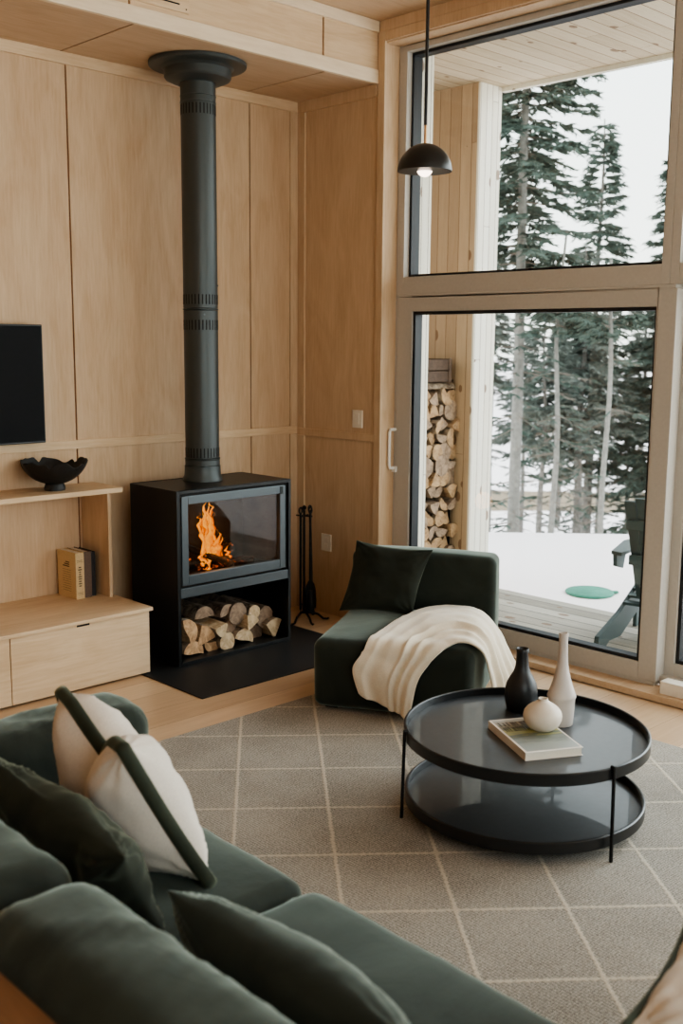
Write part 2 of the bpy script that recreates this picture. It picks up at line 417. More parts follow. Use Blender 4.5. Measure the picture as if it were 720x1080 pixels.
def pillow(name, label, corners, T, mat, n=40, seed=0, wrinkle=.012, edge_in=.10, dent=0.0, trim=None, group=None, kinds='cushion', shear=None, trim_r=.012, post=None):
    """corners TN,TF,BF,BN: near-top, far-top, far-bottom, near-bottom 3D points"""
    A, B, Cc, D = [Vector(c) for c in corners]
    ctr = (A+B+Cc+D)/4
    N = (B-A).cross(D-A).normalized()
    def base(u, v):
        # u: near->far, v: top->bottom ; edges drawn in toward the middle
        uu = u; vv = v
        p = A*(1-uu)*(1-vv)+B*uu*(1-vv)+Cc*uu*vv+D*(1-uu)*vv
        eu = 4*u*(1-u); ev = 4*v*(1-v)
        pull = 0
        top = (D-A)*(1-u)+(Cc-B)*u; side = (B-A)*(1-v)+(Cc-D)*v
        p = p + side*(edge_in*.5*ev**1.0*(1-2*u)*abs(1-2*u)**2) + top*(edge_in*.5*eu*(1-2*v)*abs(1-2*v)**2)
        if dent: p = p + top*(dent*max(0, 1-abs(u-.5)/.33)**1.3*(1-v)**1.5)
        return p
    def thick(u, v):
        a = max(0, 1-abs(2*u-1)**2.6); b = max(0, 1-abs(2*v-1)**2.6)
        return T*(a*b)**.55
    mb = MB()
    for sgn in (1, -1):
        vs = []
        for i in range(n+1):
            for j in range(n+1):
                u = .5-.5*cos(PI*i/n); v = .5-.5*cos(PI*j/n)
                p = base(u, v); t = thick(u, v)
                e = min(1, t/(T*.3))
                w = fbm(p, 9, seed+sgn)*wrinkle*e
                # radiating pulls from the corners
                for cu, cv in ((0, 0), (1, 0), (1, 1), (0, 1)):
                    du, dv = u-cu, v-cv; rr = math.hypot(du, dv)
                    ang = math.atan2(abs(dv), abs(du)+1e-6)
                    w += wrinkle*.55*sin(ang*15+seed*2+cu*3)*math.exp(-(rr/.22)**2)*min(1, rr/.08)*e
                if dent: t *= 1-.45*max(0, 1-abs(u-.5)/.25)*(1-v)**2
                q = p+N*(sgn*t/2+sgn*w)
                if post: q = post(q)
                vs.append(q)
        mb.add(vs, [[i*(n+1)+j, (i+1)*(n+1)+j, (i+1)*(n+1)+j+1, i*(n+1)+j+1] for i in range(n) for j in range(n)])
    root = thing(name, label, kinds, tuple(ctr), group=group)
    o = mb.build('cushion_cover', mat, None, smooth=True, angle=180, origin=tuple(ctr)); o.parent = root; o.location = (0, 0, 0)
    if trim:
        loop = []
        K = 30
        for s in range(4):
            for k in range(K):
                t = k/K
                u, v = ((t, 0), (1, t), (1-t, 1), (0, 1-t))[s]; p = base(u, v)
                if post: p = post(p)
                loop.append(p)
        tb = MB(); vs = []; m_ = len(loop); nn = 10
        for i, p in enumerate(loop):
            t = (loop[(i+1) % m_]-loop[i-1]).normalized(); a = N; b = t.cross(a).normalized()
            for k in range(nn):
                vs.append(p+a*cos(2*PI*k/nn)*trim_r*1.35+b*sin(2*PI*k/nn)*trim_r*.8)
        tb.add(vs, [[i*nn+k, i*nn+(k+1) % nn, ((i+1) % m_)*nn+(k+1) % nn, ((i+1) % m_)*nn+k] for i in range(m_) for k in range(nn)])
        t = tb.build('edge_trim', trim, None, smooth=True, angle=180, origin=tuple(ctr)); t.parent = root; t.location = (0, 0, 0)
        t['label'] = 'dark green velvet edge band'
    return root

def part(mb, name, mat, root, world=True, **kw):
    o = mb.build(name, mat, None, origin=tuple(root.location) if world else None, **kw)
    o.parent = root; o.location = (0, 0, 0); return o
def pbox(name, mat, root, *b, bevel=.0015, world=True, **kw):
    m = MB(); m.box(*b); return part(m, name, mat, root, world, bevel=bevel, **kw)

# ------------------------------------------------------------------ camera
YAW, PITCH, ROLL, F = .771280023, .158434742, .00827693853, 1115.418
fw = Vector((sin(YAW)*cos(PITCH), cos(YAW)*cos(PITCH), -sin(PITCH)))
r_ = Vector((cos(YAW), -sin(YAW), 0)); u_ = r_.cross(fw)
rr = r_*cos(ROLL)+u_*sin(ROLL); uu = -r_*sin(ROLL)+u_*cos(ROLL)
cd = bpy.data.cameras.new('camera'); cam = bpy.data.objects.new('camera', cd); col.objects.link(cam)
mw = Matrix.Identity(4)
for i in range(3): mw[i][0] = rr[i]; mw[i][1] = uu[i]; mw[i][2] = -fw[i]
mw.translation = (0, 0, 1.7); cam.matrix_world = mw
cd.sensor_fit = 'VERTICAL'; cd.sensor_height = 36; cd.lens = F/1080*36
cd.clip_start = .05; cd.clip_end = 800
cd.dof.use_dof = True; cd.dof.focus_distance = 4.9; cd.dof.aperture_fstop = 2.8
bpy.context.scene.camera = cam

# ------------------------------------------------------------------ room shell
XW, YW, ZS, ZC = 4.5, 5.04, 3.14, 3.47      # window wall, back wall, soffit, ceiling
XL, YR = -2.2, -2.0
m = MB(); m.box(XL, 4.62, YR, YW, -.12, 0); m.box(4.5, 4.62, YR, 4.33, -.12, 0); struct(m, 'floor', M['floor'])
m = MB(); m.box(XL, 4.75, YW+.006, YW+.2, 0, ZC+.2); struct(m, 'wall_back_core', M['groove'])
# back wall panels with dark joints
m = MB()
for a, b in ((XL, .52), (.53, 1.715), (1.725, 2.916), (2.926, 4.117), (4.125, XW)):
    m.box(a, b, YW, YW+.006, 0, 1.13); m.box(a, b, YW, YW+.006, 1.175, ZS)
struct(m, 'wall_back', M['ply_z'])
m = MB(); m.box(XL, XW, YW-.012, YW+.004, 1.13, 1.176); struct(m, 'trim_1', M['ply_x'], bevel=.002)
m = MB(); m.box(XL, XW, YW-.014, YW+.004, 3.082, ZS); struct(m, 'trim_2', M['ply_x'], bevel=.002)
m = MB(); m.box(4.432, XW, YW-.012, YW+.004, 0, 1.129); m.box(4.432, XW, YW-.012, YW+.004, 1.177, 3.081); struct(m, 'trim_3', M['edge_y'], bevel=.002)
# window wall
m = MB()
m.box(XW, 4.62, 4.31, YW+.006, 0, ZC+.2)
m.box(XW, 4.62, YR, 4.31, 3.365, ZC+.2)
m.box(XW, 4.62, YR, -1.4, 0, 3.365)
struct(m, 'wall_window', M['ply_z'])
m = MB()
m.box(4.62, 4.8, 4.335, YW+.2, -.3, 3.9); m.box(4.62, 4.8, YR, 4.335, 3.4, 3.9); m.box(4.62, 4.8, YR, -1.4, -.3, 3.4)
struct(m, 'wall_outer_core', M['cedar_pale'])
m = MB(); m.box(XW-.012, XW+.004, 4.352, YW-.013, 1.122, 1.166); struct(m, 'trim_4', M['ply_z'], bevel=.002)
m = MB(); m.box(XW-.014, XW+.004, 4.36, YW-.015, 3.075, ZS); struct(m, 'trim_5', M['ply_z'], bevel=.002)
m = MB(); m.box(XW-.012, XW+.004, 4.965, YW-.013, 0, 1.121); m.box(XW-.012, XW+.004, 4.965, YW-.013, 1.167, 3.074); struct(m, 'trim_6', M['edge_y'], bevel=.002)
# casing round the window opening
m = MB(); m.box(XW-.014, XW+.004, 4.298, 4.351, 0, 3.41); struct(m, 'trim_7', M['edge_y'], bevel=.002)
m = MB(); m.box(XW-.014, XW+.004, -1.45, 4.297, 3.358, 3.41); struct(m, 'trim_8', M['ply_z'], bevel=.002)
m = MB(); m.box(XW+.005, 4.619, -1.4, 4.309, 3.352, 3.365); struct(m, 'trim_9', M['ply_z'])
m = MB(); m.box(XW+.005, 4.66, -1.4, 4.309, .0005, .036); struct(m, 'trim_10', M['ply_c'], bevel=.003)
# rest of the shell behind and left of the camera
m = MB(); m.box(XL-.2, XL, YR, YW+.2, 0, ZC+.2); struct(m, 'wall_left', M['ply_z'])
m = MB(); m.box(XL-.2, -1.2, YR-.2, YR, 0, ZC+.2); m.box(3.6, 4.75, YR-.2, YR, 0, ZC+.2); m.box(-1.2, 3.6, YR-.2, YR, 3.1, ZC+.2); m.box(-1.2, 3.6, YR-.2, YR, 0, .5); struct(m, 'wall_rear', M['ply_z'])
m = MB()
for xx in (-1.2, .35, 1.95, 3.53): m.box(xx, xx+.07, YR-.14, YR-.06, .5, 3.1)
m.box(-1.2, 3.6, YR-.14, YR-.06, .5, .57); m.box(-1.2, 3.6, YR-.14, YR-.06, 3.03, 3.1)
w5 = struct(m, 'added_window_5', M['frame'])  # unseen rear window, added so fill light reaches the room
m = MB(); m.box(-1.13, 3.53, YR-.10, YR-.095, .57, 3.03); m.build('window_pane', M['glass'], w5)
m = MB(); m.box(XL, XW, YR, 4.355, ZC, ZC+.2); struct(m, 'ceiling', M['ply_c'])
# dropped soffit over the stove wall
m = MB()
for a, b in ((XL, .50), (.512, 1.70), (1.712, 2.885), (2.897, 4.087), (4.099, XW)):
    m.box(a, b, 4.356, YW, ZS, ZS+.008)
struct(m, 'ceiling_soffit', M['ply_c'])
m = MB(); m.box(XL, XW, 4.37, YW, ZS+.008, ZC+.2); struct(m, 'ceiling_soffit_core', M['groove'])
m = MB()
for a, b in ((XL, 1.66), (1.672, 2.856), (2.868, 4.066), (4.078, XW)):
    m.box(a, b, 4.358, 4.37, 3.2125, 3.42)
struct(m, 'wall_soffit_face', M['ply_x'])
m = MB(); m.box(XL, XW-.014, 4.345, 4.372, ZS-.001, 3.2123); struct(m, 'trim_11', M['edge'], bevel=.002)
m = MB(); m.box(XL, XW-.014, 4.34, 4.37, 3.41, ZC-.001); struct(m, 'trim_12', M['edge'], bevel=.003)
m = MB(); m.box(XW-.012, XW+.004, -1.45, 4.339, 3.411, ZC-.001); struct(m, 'trim_13', M['ply_z'], bevel=.002)

# ------------------------------------------------------------------ windows and sliding door
FX0, FX1 = 4.62, 4.74
def frame_rect(mb, x0, x1, y0, y1, z0, z1, wl, wr, wb, wt):
    """rectangular frame in the YZ plane: widths at low y (wr), high y (wl), bottom, top"""
    mb.box(x0, x1, y0, y0+wr, z0, z1); mb.box(x0, x1, y1-wl, y1, z0, z1)
    mb.box(x0, x1, y0+wr, y1-wl, z0, z0+wb); mb.box(x0, x1, y0+wr, y1-wl, z1-wt, z1)
def gasket(mb, x0, x1, y0, y1, z0, z1, w=.012):
    frame_rect(mb, x0, x1, y0, y1, z0, z1, w, w, w, w)
m = MB(); frame_rect(m, FX0, FX1, 2.563, 4.309, 1.985, 3.3515, .055, .045, .095, .033)
w1 = struct(m, 'window_1', M['frame'], bevel=.003)
m = MB(); gasket(m, 4.665, 4.735, 2.608, 4.254, 2.08, 3.3185, .016); m.build('glazing_gasket', M['gasket'], w1)
m = MB(); m.box(4.70, 4.706, 2.62, 4.242, 2.09, 3.306); m.build('window_pane', M['glass'], w1)
m = MB(); frame_rect(m, FX0, FX1, .6, 2.562, 1.985, 3.3515, .045, .055, .095, .033)
w2 = struct(m, 'window_2', M['frame'], bevel=.003)
m = MB(); gasket(m, 4.665, 4.735, .655, 2.517, 2.08, 3.3185, .016); m.build('glazing_gasket', M['gasket'], w2)
m = MB(); m.box(4.70, 4.706, .67, 2.50, 2.09, 3.306); m.build('window_pane', M['glass'], w2)
# fixed lower pane right of the door, set back
m = MB(); frame_rect(m, 4.70, 4.78, .6, 2.53, .037, 1.984, .06, .06, .11, .02)
w3 = struct(m, 'window_3', M['frame'], bevel=.003)
m = MB(); gasket(m, 4.715, 4.775, .66, 2.47, .147, 1.964, .018); m.build('glazing_gasket', M['gasket'], w3)
m = MB(); m.box(4.745, 4.751, .675, 2.455, .16, 1.95); m.build('window_pane', M['glass'], w3)
m = MB(); m.box(4.661, 4.699, .6, 2.52, .037, .085); m.build('lower_track', M['frame'], w3)
m = MB(); frame_rect(m, FX0, FX1, -1.4, .599, .037, 3.3515, .055, .055, .11, .033); m.box(FX0, FX1, -1.345, .544, 1.97, 2.08)
w4 = struct(m, 'added_window_4', M['frame'], bevel=.003)  # extra out-of-view window, added because the room needed more light
m = MB(); m.box(4.70, 4.706, -1.34, .54, .15, 3.31); m.build('window_pane', M['glass'], w4)
# sliding door
m = MB(); frame_rect(m, FX0, 4.70, 2.52, 4.297, .055, 1.966, .112, .10, .085, .083)
d1 = struct(m, 'door_1', M['frame'], bevel=.004)
m = MB(); gasket(m, 4.635, 4.695, 2.62, 4.185, .14, 1.883, .018); m.build('glazing_gasket', M['gasket'], d1)
m = MB(); m.box(4.665, 4.671, 2.635, 4.17, .155, 1.87); m.build('door_pane', M['glass'], d1)
m = MB(); m.tube([(4.62, 4.296, 1.195), (4.575, 4.296, 1.195), (4.567, 4.296, 1.18), (4.567, 4.296, .985), (4.575, 4.296, .965), (4.62, 4.296, .965)], .009, 10)
m.box(4.606, 4.622, 4.28, 4.31, .94, .975)
o = m.build('door_handle', M['handle_white'], d1, smooth=True); o['label'] = 'slim white pull handle'
m = MB(); m.box(4.62, 4.74, 4.2975, 4.309, .037, 1.984); m.box(4.62, 4.74, 2.53, 4.297, .037, .054); m.box(4.62, 4.74, 2.53, 4.297, 1.967, 1.984); struct(m, 'trim_14', M['frame'])

# baseboard heater under the fixed pane
h = thing('baseboard_heater', 'low pale grey box heater on the floor under the fixed window pane', 'heater', (4.59, 1.7, 0))
pbox('heater_case', M['white_plastic'], h, 4.545, 4.618, .9, 2.455, 0, .098, bevel=.004)
pbox('heater_grille', M['slot'], h, 4.5435, 4.546, .95, 2.33, .012, .022, bevel=0)

# ------------------------------------------------------------------ wall fittings
def plate(name, label, cat, y0, y1, z0, z1, kind):
    t = thing(name, label, cat, (XW, (y0+y1)/2, (z0+z1)/2))
    pbox('cover_plate', M['white_plastic'], t, XW-.008, XW+.001, y0, y1, z0, z1, bevel=.002)
    yc = (y0+y1)/2; zc = (z0+z1)/2
    if kind == 's':
        pbox('rocker', M['white_plastic'], t, XW-.012, XW-.0085, yc-.017, yc+.017, zc-.034, zc+.034, bevel=.001)
    else:
        for s in (-1, 1): pbox('socket_face', M['white_plastic'], t, XW-.0105, XW-.0085, yc-.017, yc+.017, zc+s*.02-.015, zc+s*.02+.015, bevel=.001)
plate('light_switch', 'cream light switch on the plywood wall left of the sliding door', 'light switch', 4.452, 4.535, 1.198, 1.304, 's')
plate('power_outlet', 'cream power outlet low on the plywood wall beside the fireplace tools', 'outlet', 4.716, 4.803, .405, .513, 'o')
v = thing('air_vent', 'wooden slotted air register on the soffit face above the stove', 'vent', (3.05, 4.358, 3.3))
m = MB(); frame_rect_ = None
m.box(2.905, 3.19, 4.347, 4.3578, 3.238, 3.40)
part(m, 'vent_panel', M['ply_x'], v, bevel=.002)
for k in range(4): pbox('vent_slot', M['slot'], v, 2.96, 3.135, 4.3462, 4.3475, 3.268+k*.03, 3.275+k*.03, bevel=0)
for x in (2.922, 3.172):
    m = MB(); m.tube([(x, 4.3475, 3.255), (x, 4.3455, 3.255)], .004, 10); part(m, 'screw_head', M['ink'], v)

# ------------------------------------------------------------------ TV and console
t = thing('television', 'flat black television mounted on the plywood wall above the console', 'television', (2.16, 4.99, 1.18))
pbox('screen', M['screen'], t, 1.635, 2.692, 4.962, 4.9655, 1.19, 1.772, bevel=.001)
pbox('housing', M['black'], t, 1.625, 2.70, 4.966, 4.995, 1.18, 1.78, bevel=.004)
pbox('wall_bracket', M['black'], t, 2.0, 2.4, 4.9955, YW-.0005, 1.3, 1.6)

c = thing('media_console', 'pale birch plywood console with drawers and raised open shelf', 'console', (2.1, 4.8, 0))
pbox('plinth', M['groove'], c, 1.0, 2.94, 4.53, 5.03, 0, .028)
pbox('carcass', M['ply_x'], c, .99, 2.955, 4.487, YW-.002, .028, .339)
pbox('counter_top', M['ply_x'], c, .98, 2.985, 4.448, YW-.002, .3395, .358, bevel=.002)
for a, b in ((.99, 1.43), (1.434, 2.205), (2.209, 2.972)):
    d = pbox('drawer_front', M['ply_x'], c, a, b, 4.466, 4.486, .012, .3385, bevel=.0015)
    mm = MB(); xc = (a+b)/2; mm.box(xc-.035, xc+.035, 4.4652, 4.468, .325, .338); g = part(mm, 'finger_pull', M['slot'], c); g.parent = d
pbox('side_panel', M['ply_z'], c, 2.933, 2.953, 4.772, YW-.002, .3585, .917)
pbox('upper_shelf', M['ply_x'], c, .98, 3.008, 4.742, YW-.0125, .9175, .944, bevel=.002)
pbox('divider', M['ply_z'], c, 1.6, 1.62, 4.772, YW-.002, .3585, .917)

# books on the console
def book(name, label, x0, x1, y0, y1, z0, z1, cov, tilt=0, lines=True, sq=.0):
    t = thing(name, label, 'book', ((x0+x1)/2, (y0+y1)/2, z0), group='books on the console', rz=tilt)
    w, d, hh = (x1-x0)/2, (y1-y0)/2, z1-z0
    m = MB(); cv = .003
    m.box(-w, -w+cv, -d, d, 0, hh); m.box(w-cv, w, -d, d, 0, hh)
    m.box(-w+cv, w-cv, -d, -d+cv, 0, hh)
    mc = m
    m = MB(); m.box(-w+cv, w-cv, -d+cv, d-.006, .004, hh-.005); part(m, 'page_block', M['paper'], t, False)
    if lines:
        m = mc; m.mi = 1; random.seed(3)
        for k in (.10, .13, .80, .83): m.box(-w+.008, w-.008, -d-.0006, -d, hh*k, hh*k+.0016)
        for k in range(9):
            z = hh*(.27+.05*k); ww = random.uniform(.006, .012); m.box(-ww, ww, -d-.0006, -d, z, z+.0065)
        for k in range(3):
            m.box(-w-.0006, -w, -d*.3, d*(.1+.15*k), hh*(.76-.045*k), hh*(.76-.045*k)+.006)
        for k in range(10):
            m.box(-w-.0006, -w, -d*.45, d*.45, hh*(.60-.05*k), hh*(.60-.05*k)+.0014)
    part(mc, 'hard_cover', [cov, M['ink']], t, False)
    return t
book('hardback_book', 'tan hardback with faded lettering, leftmost on the console shelf', 2.772, 2.822, 4.842, 5.018, .358, .606, M['book_tan'], radians(2))
book('hardback_book', 'plain brown hardback standing between the tan and navy books', 2.829, 2.873, 4.850, 5.02, .358, .604, M['book_brown'], 0, False)
book('hardback_book', 'thin dark navy hardback at the right end of the shelf books', 2.877, 2.903, 4.86, 5.02, .358, .598, M['book_navy'], 0, False)

# black burnt bowl with a torn rim
def bowl():
    m = MB(); n = 96; prof = []
    R, H = .172, .125
    K = 22; vs = []
    def rim(a): 
        return 1 - .16*max(0, sin(a*3+.6))**3 - .10*abs(noise.noise(Vector((cos(a)*2.2, sin(a)*2.2, 1)))) - .14*max(0, sin(a*5+2.0))**8
    for side in (0, 1):
        for k in range(K+1):
            for i in range(n):
                a = 2*PI*i/n; s = k/K; ph = s*rim(a)*1.30
                th = .006*(1-.3*s)
                r = (R-side*th)*sin(ph)/sin(1.30)*1.0; z = .03+side*th+(H)*(1-cos(ph))/(1-cos(1.30))
                r *= 1+.015*sin(3*a)
                vs.append((r*cos(a), r*sin(a), z))
    fs = []
    for side in (0, 1):
        for k in range(K):
            for i in range(n):
                q = [side*(K+1)*n+k*n+i, side*(K+1)*n+k*n+(i+1) % n, side*(K+1)*n+(k+1)*n+(i+1) % n, side*(K+1)*n+(k+1)*n+i]
                fs.append(q)
    for i in range(n):
        fs.append([K*n+i, K*n+(i+1) % n, (K+1)*n+K*n+(i+1) % n, (K+1)*n+K*n+i])
    m.add(vs, fs)
    t = thing('decorative_bowl', 'black charred bowl with torn uneven rim on the console shelf', 'bowl', (2.69, 4.875, .944), rz=.4)
    part(m, 'bowl_body', M['burnt'], t, False, smooth=True, angle=60)
    m = MB(); m.lathe([(.001, 0), (.052, 0), (.054, .012), (.046, .034), (.001, .036)], 40); part(m, 'foot', M['burnt'], t, False, smooth=True)
bowl()

# ------------------------------------------------------------------ stove
m = MB(); m.box(2.93, 4.14, 3.965, 4.95, 0, .006)
hp = m.build('hearth_plate', M['pad'], bevel=.001); tag(hp, 'flat black steel hearth plate on the wood floor under the stove', 'hearth plate')
S = thing('wood_stove', 'tall charcoal wood stove with glass door and log niche below', 'stove', (3.525, 4.65, .006))
X0, X1, Y0, Y1, Z0, Z1 = 3.135, 3.917, 4.44, 4.87, .0065, .941
m = MB(); th = .018
m.box(X0, X0+th, Y0, Y1, Z0, Z1); m.box(X1-th, X1, Y0, Y1, Z0, Z1)
m.box(X0+th, X1-th, Y0, Y1, Z1-th, Z1); m.box(X0+th, X1-th, Y0, Y1, Z0, Z0+th)
m.box(X0+th, X1-th, Y1-th, Y1, Z0+th, Z1-th)
part(m, 'outer_shell', M['stove'], S, bevel=.0015)
pbox('niche_ceiling', M['stove'], S, X0+th, X1-th, Y0+.03, Y1-th, .372, .392)
pbox('front_bar', M['stove_grey'], S, X0+th+.001, X1-th-.001, Y0+.001, Y0+.03, .372, .424, bevel=.002)
# firebox lining
m = MB()
m.box(3.165, 3.185, 4.49, 4.84, .40, .915); m.box(3.865, 3.885, 4.49, 4.84, .40, .915)
m.box(3.185, 3.865, 4.81, 4.84, .40, .915); m.box(3.185, 3.865, 4.49, 4.81, .40, .455); m.box(3.185, 3.865, 4.49, 4.81, .88, .915)
part(m, 'firebox_lining', M['stove_in'], S)
m = MB(); dx0, dx1, dz0, dz1 = 3.17, 3.883, .436, .908
fwid = .042
m.box(dx0, dx0+fwid, 4.446, 4.478, dz0, dz1); m.box(dx1-fwid, dx1, 4.446, 4.478, dz0, dz1)
m.box(dx0+fwid, dx1-fwid, 4.446, 4.478, dz0, dz0+.052); m.box(dx0+fwid, dx1-fwid, 4.446, 4.478, dz1-.044, dz1)
dr = part(m, 'door_frame', M['stove_grey'], S, bevel=.003)
m = MB(); m.box(dx0+fwid-.004, dx1-fwid+.004, 4.462, 4.466, dz0+.048, dz1-.04); g = part(m, 'door_glass', M['stove_glass'], S); g.parent = dr
m = MB(); m.box(3.845, 3.850, 4.4415, 4.446, .862, .905); m.box(3.857, 3.862, 4.4415, 4.446, .862, .905); m.box(3.845, 3.862, 4.4415, 4.444, .862, .868); g = part(m, 'door_latch', M['flue'], S); g.parent = dr
m = MB(); frame = (3.153, 3.899)
m.box(3.153, 3.168, 4.452, 4.49, .426, .92); m.box(3.885, 3.899, 4.452, 4.49, .426, .92); m.box(3.168, 3.885, 4.452, 4.49, .91, .92)
part(m, 'dark_recess', M['slot'], S)

# flue pipe
fx, fy = 3.512, 4.72
P = thing('stove_pipe', 'tall grey metal flue pipe rising from the stove to the soffit', 'stove pipe', (fx, fy, .9415))
z0 = .9415
def tubez(name, r, a, b, mat=None, prof=None):
    m = MB(); m.lathe(prof or [(r*.96, a), (r, a+.002), (r, b-.002), (r*.96, b)], 64, (fx, fy)); return part(m, name, mat or M['flue'], P, smooth=True, angle=30)
tubez('base_collar', 0, 0, 0, prof=[(.110, z0), (.110, z0+.012), (.101, z0+.03), (.099, z0+.075), (.099, z0+.085)])
tubez('pipe_section', .0955, z0+.0855, 1.06)
tubez('joint_band', .0985, 1.061, 1.068)
s1 = tubez('pipe_section', .093, 1.069, 1.868)
s2 = tubez('joint_band', .0965, 1.869, 1.878)
s3 = tubez('pipe_section', .093, 1.879, 3.045)
tubez('joint_band', .0955, 2.935, 2.943); tubez('joint_band', .0955, 2.968, 2.973)
for zc in (1.10, 1.79, 1.925, 2.90):
    m = MB()
    for k in range(30):
        a = 2*PI*k/30; m.T = Matrix.Translation((fx, fy, zc)) @ Matrix.Rotation(a, 4, 'Z'); m.box(.090, .0937, -.0035, .0035, -.026, .026)
    part(m, 'vent_slots', M['slot'], P)
for a, z in ((-2.0, 1.03), (-2.0, 1.845), (-.9, 2.0)):
    m = MB(); m.T = Matrix.Translation((fx, fy, z)) @ Matrix.Rotation(a, 4, 'Z'); m.tube([(.094, 0, 0), (.0985, 0, 0)], .005, 8); part(m, 'screw', M['stove_grey'], P)
tubez('ceiling_collar', 0, 0, 0, prof=[(.094, 3.035), (.125, 3.036), (.168, 3.055), (.175, 3.065), (.175, 3.10), (.19, 3.112), (.252, 3.118), (.256, 3.123), (.256, 3.137), (.25, 3.1395)])

# ------------------------------------------------------------------ logs
def log_poly(kind, R, seed):
    rnd = random.Random(seed); pts = []
    if kind == 'round':
        n = 18; pts = [(R*(1+rnd.uniform(-.06, .06))*cos(2*PI*k/n), R*(1+rnd.uniform(-.06, .06))*sin(2*PI*k/n)) for k in range(n)]
        barkn = set(range(n))
    elif kind == 'half':
        n = 10; a = [(R*cos(PI*k/n), R*sin(PI*k/n)*.95-.35*R) for k in range(n+1)]; pts = a+[(-R*.4, -.42*R), (R*.45, -.30*R)]; barkn = set(range(n))
    else:  # wedge
        n = 7; a = [(R*1.35*cos(radians(42+70*k/n)), R*1.35*sin(radians(42+70*k/n))-.6*R) for k in range(n+1)]; pts = a+[(-.12*R, -.62*R), (.1*R, -.66*R)]; barkn = set(range(n))
    return pts, barkn
def log_mesh(kind, R, L, seed, bark, end):
    """log along local Y, centred on its axis; bark on the rounded side, split wood elsewhere"""
    pts, bk = log_poly(kind, R, seed); rnd = random.Random(seed+5)
    m = MB(); n = len(pts); K = 6; vs = []
    for j in range(K+1):
        y = -L/2+L*j/K
        for i, (x, z) in enumerate(pts):
            w = 1+.05*noise.noise(Vector((x*30, y*9, z*30+seed)))
            vs.append((x*w+.01*sin(y*8+seed)*.4, y+(rnd.uniform(-.003, .003) if j in (0, K) else 0), z*w))
    fs = []; mi = []
    for j in range(K):
        for i in range(n):
            fs.append([j*n+i, j*n+(i+1) % n, (j+1)*n+(i+1) % n, (j+1)*n+i]); mi.append(0 if i in bk else 1)
    m.add(vs, fs); m.m = mi
    m.add([vs[i] for i in range(n)], [list(range(n))], 1); m.add([vs[K*n+i] for i in range(n)], [list(range(n))], 1)
    return m
niche = [ # x, z, kind, R, roll, y-front, bark, end, label
 (3.266, .072, 'half', .058, 10, 4.50, 'bark', 'end_warm', 'half-round log at the bottom left corner of the niche'),
 (3.405, .064, 'half', .046, 190, 4.52, 'bark_dark', 'end_warm', 'half-round dark log on the niche floor, second from left'),
 (3.488, .079, 'round', .042, 0, 4.49, 'bark', 'end_pale', 'round pale-ended log on the niche floor left of the middle'),
 (3.622, .080, 'half', .056, 20, 4.50, 'bark', 'end_pale', 'wide split log on the niche floor right of the middle'),
 (3.757, .068, 'round', .038, 0, 4.56, 'bark_dark', 'end_grey', 'thin dark round log low between the two big right logs'),
 (3.824, .092, 'wedge', .062, -18, 4.49, 'bark', 'end_pale', 'big wedge log standing against the right side of the niche'),
 (3.245, .178, 'half', .062, 70, 4.50, 'bark', 'end_warm', 'split log leaning on the left wall of the niche'),
 (3.342, .138, 'wedge', .062, 30, 4.50, 'bark', 'end_warm', 'split wedge log second from the left in the upper row'),
 (3.462, .155, 'wedge', .048, -150, 4.48, 'bark', 'end_pale', 'bright-ended wedge log in the middle of the niche pile'),
 (3.545, .135, 'round', .036, 0, 4.54, 'bark_dark', 'end_grey', 'small grey-ended round log deep in the middle of the pile'),
 (3.655, .158, 'wedge', .050, 15, 4.49, 'bark', 'end_pale', 'pale wedge log resting above the wide split log'),
 (3.600, .218, 'round', .050, 0, 4.52, 'bark_dark', 'end_grey', 'thick dark log on top of the pile near the middle'),
 (3.715, .205, 'round', .034, 0, 4.52, 'bark', 'end_pale', 'slim birch log on top of the pile right of the middle'),
 (3.790, .160, 'round', .052, 0, 4.53, 'bark_dark', 'end_grey', 'thick grey round log at the upper right of the pile'),
 (3.400, .238, 'half', .052, 0, 4.56, 'bark', 'end_grey', 'pale-barked half log lying along the top left of the pile'),
 (3.512, .238, 'half', .046, -12, 4.53, 'bark_dark', 'end_grey', 'dark half log on top of the pile between two pale ones'),
]
for i, (x, z, k, R, rl, yf, bk, en, lb) in enumerate(niche):
    L = .30; m = log_mesh(k, R*1.24, L, i+1, bk, en)
    o = m.build('firewood_log', [M[bk], M[en]], smooth=True, angle=40); o.location = (x, yf+L/2, z-.012); o.rotation_euler = (radians(random.uniform(-2, 2)), radians(rl), radians(random.uniform(-5, 5)))
    tag(o, lb, 'log', 'logs in the niche under the firebox')

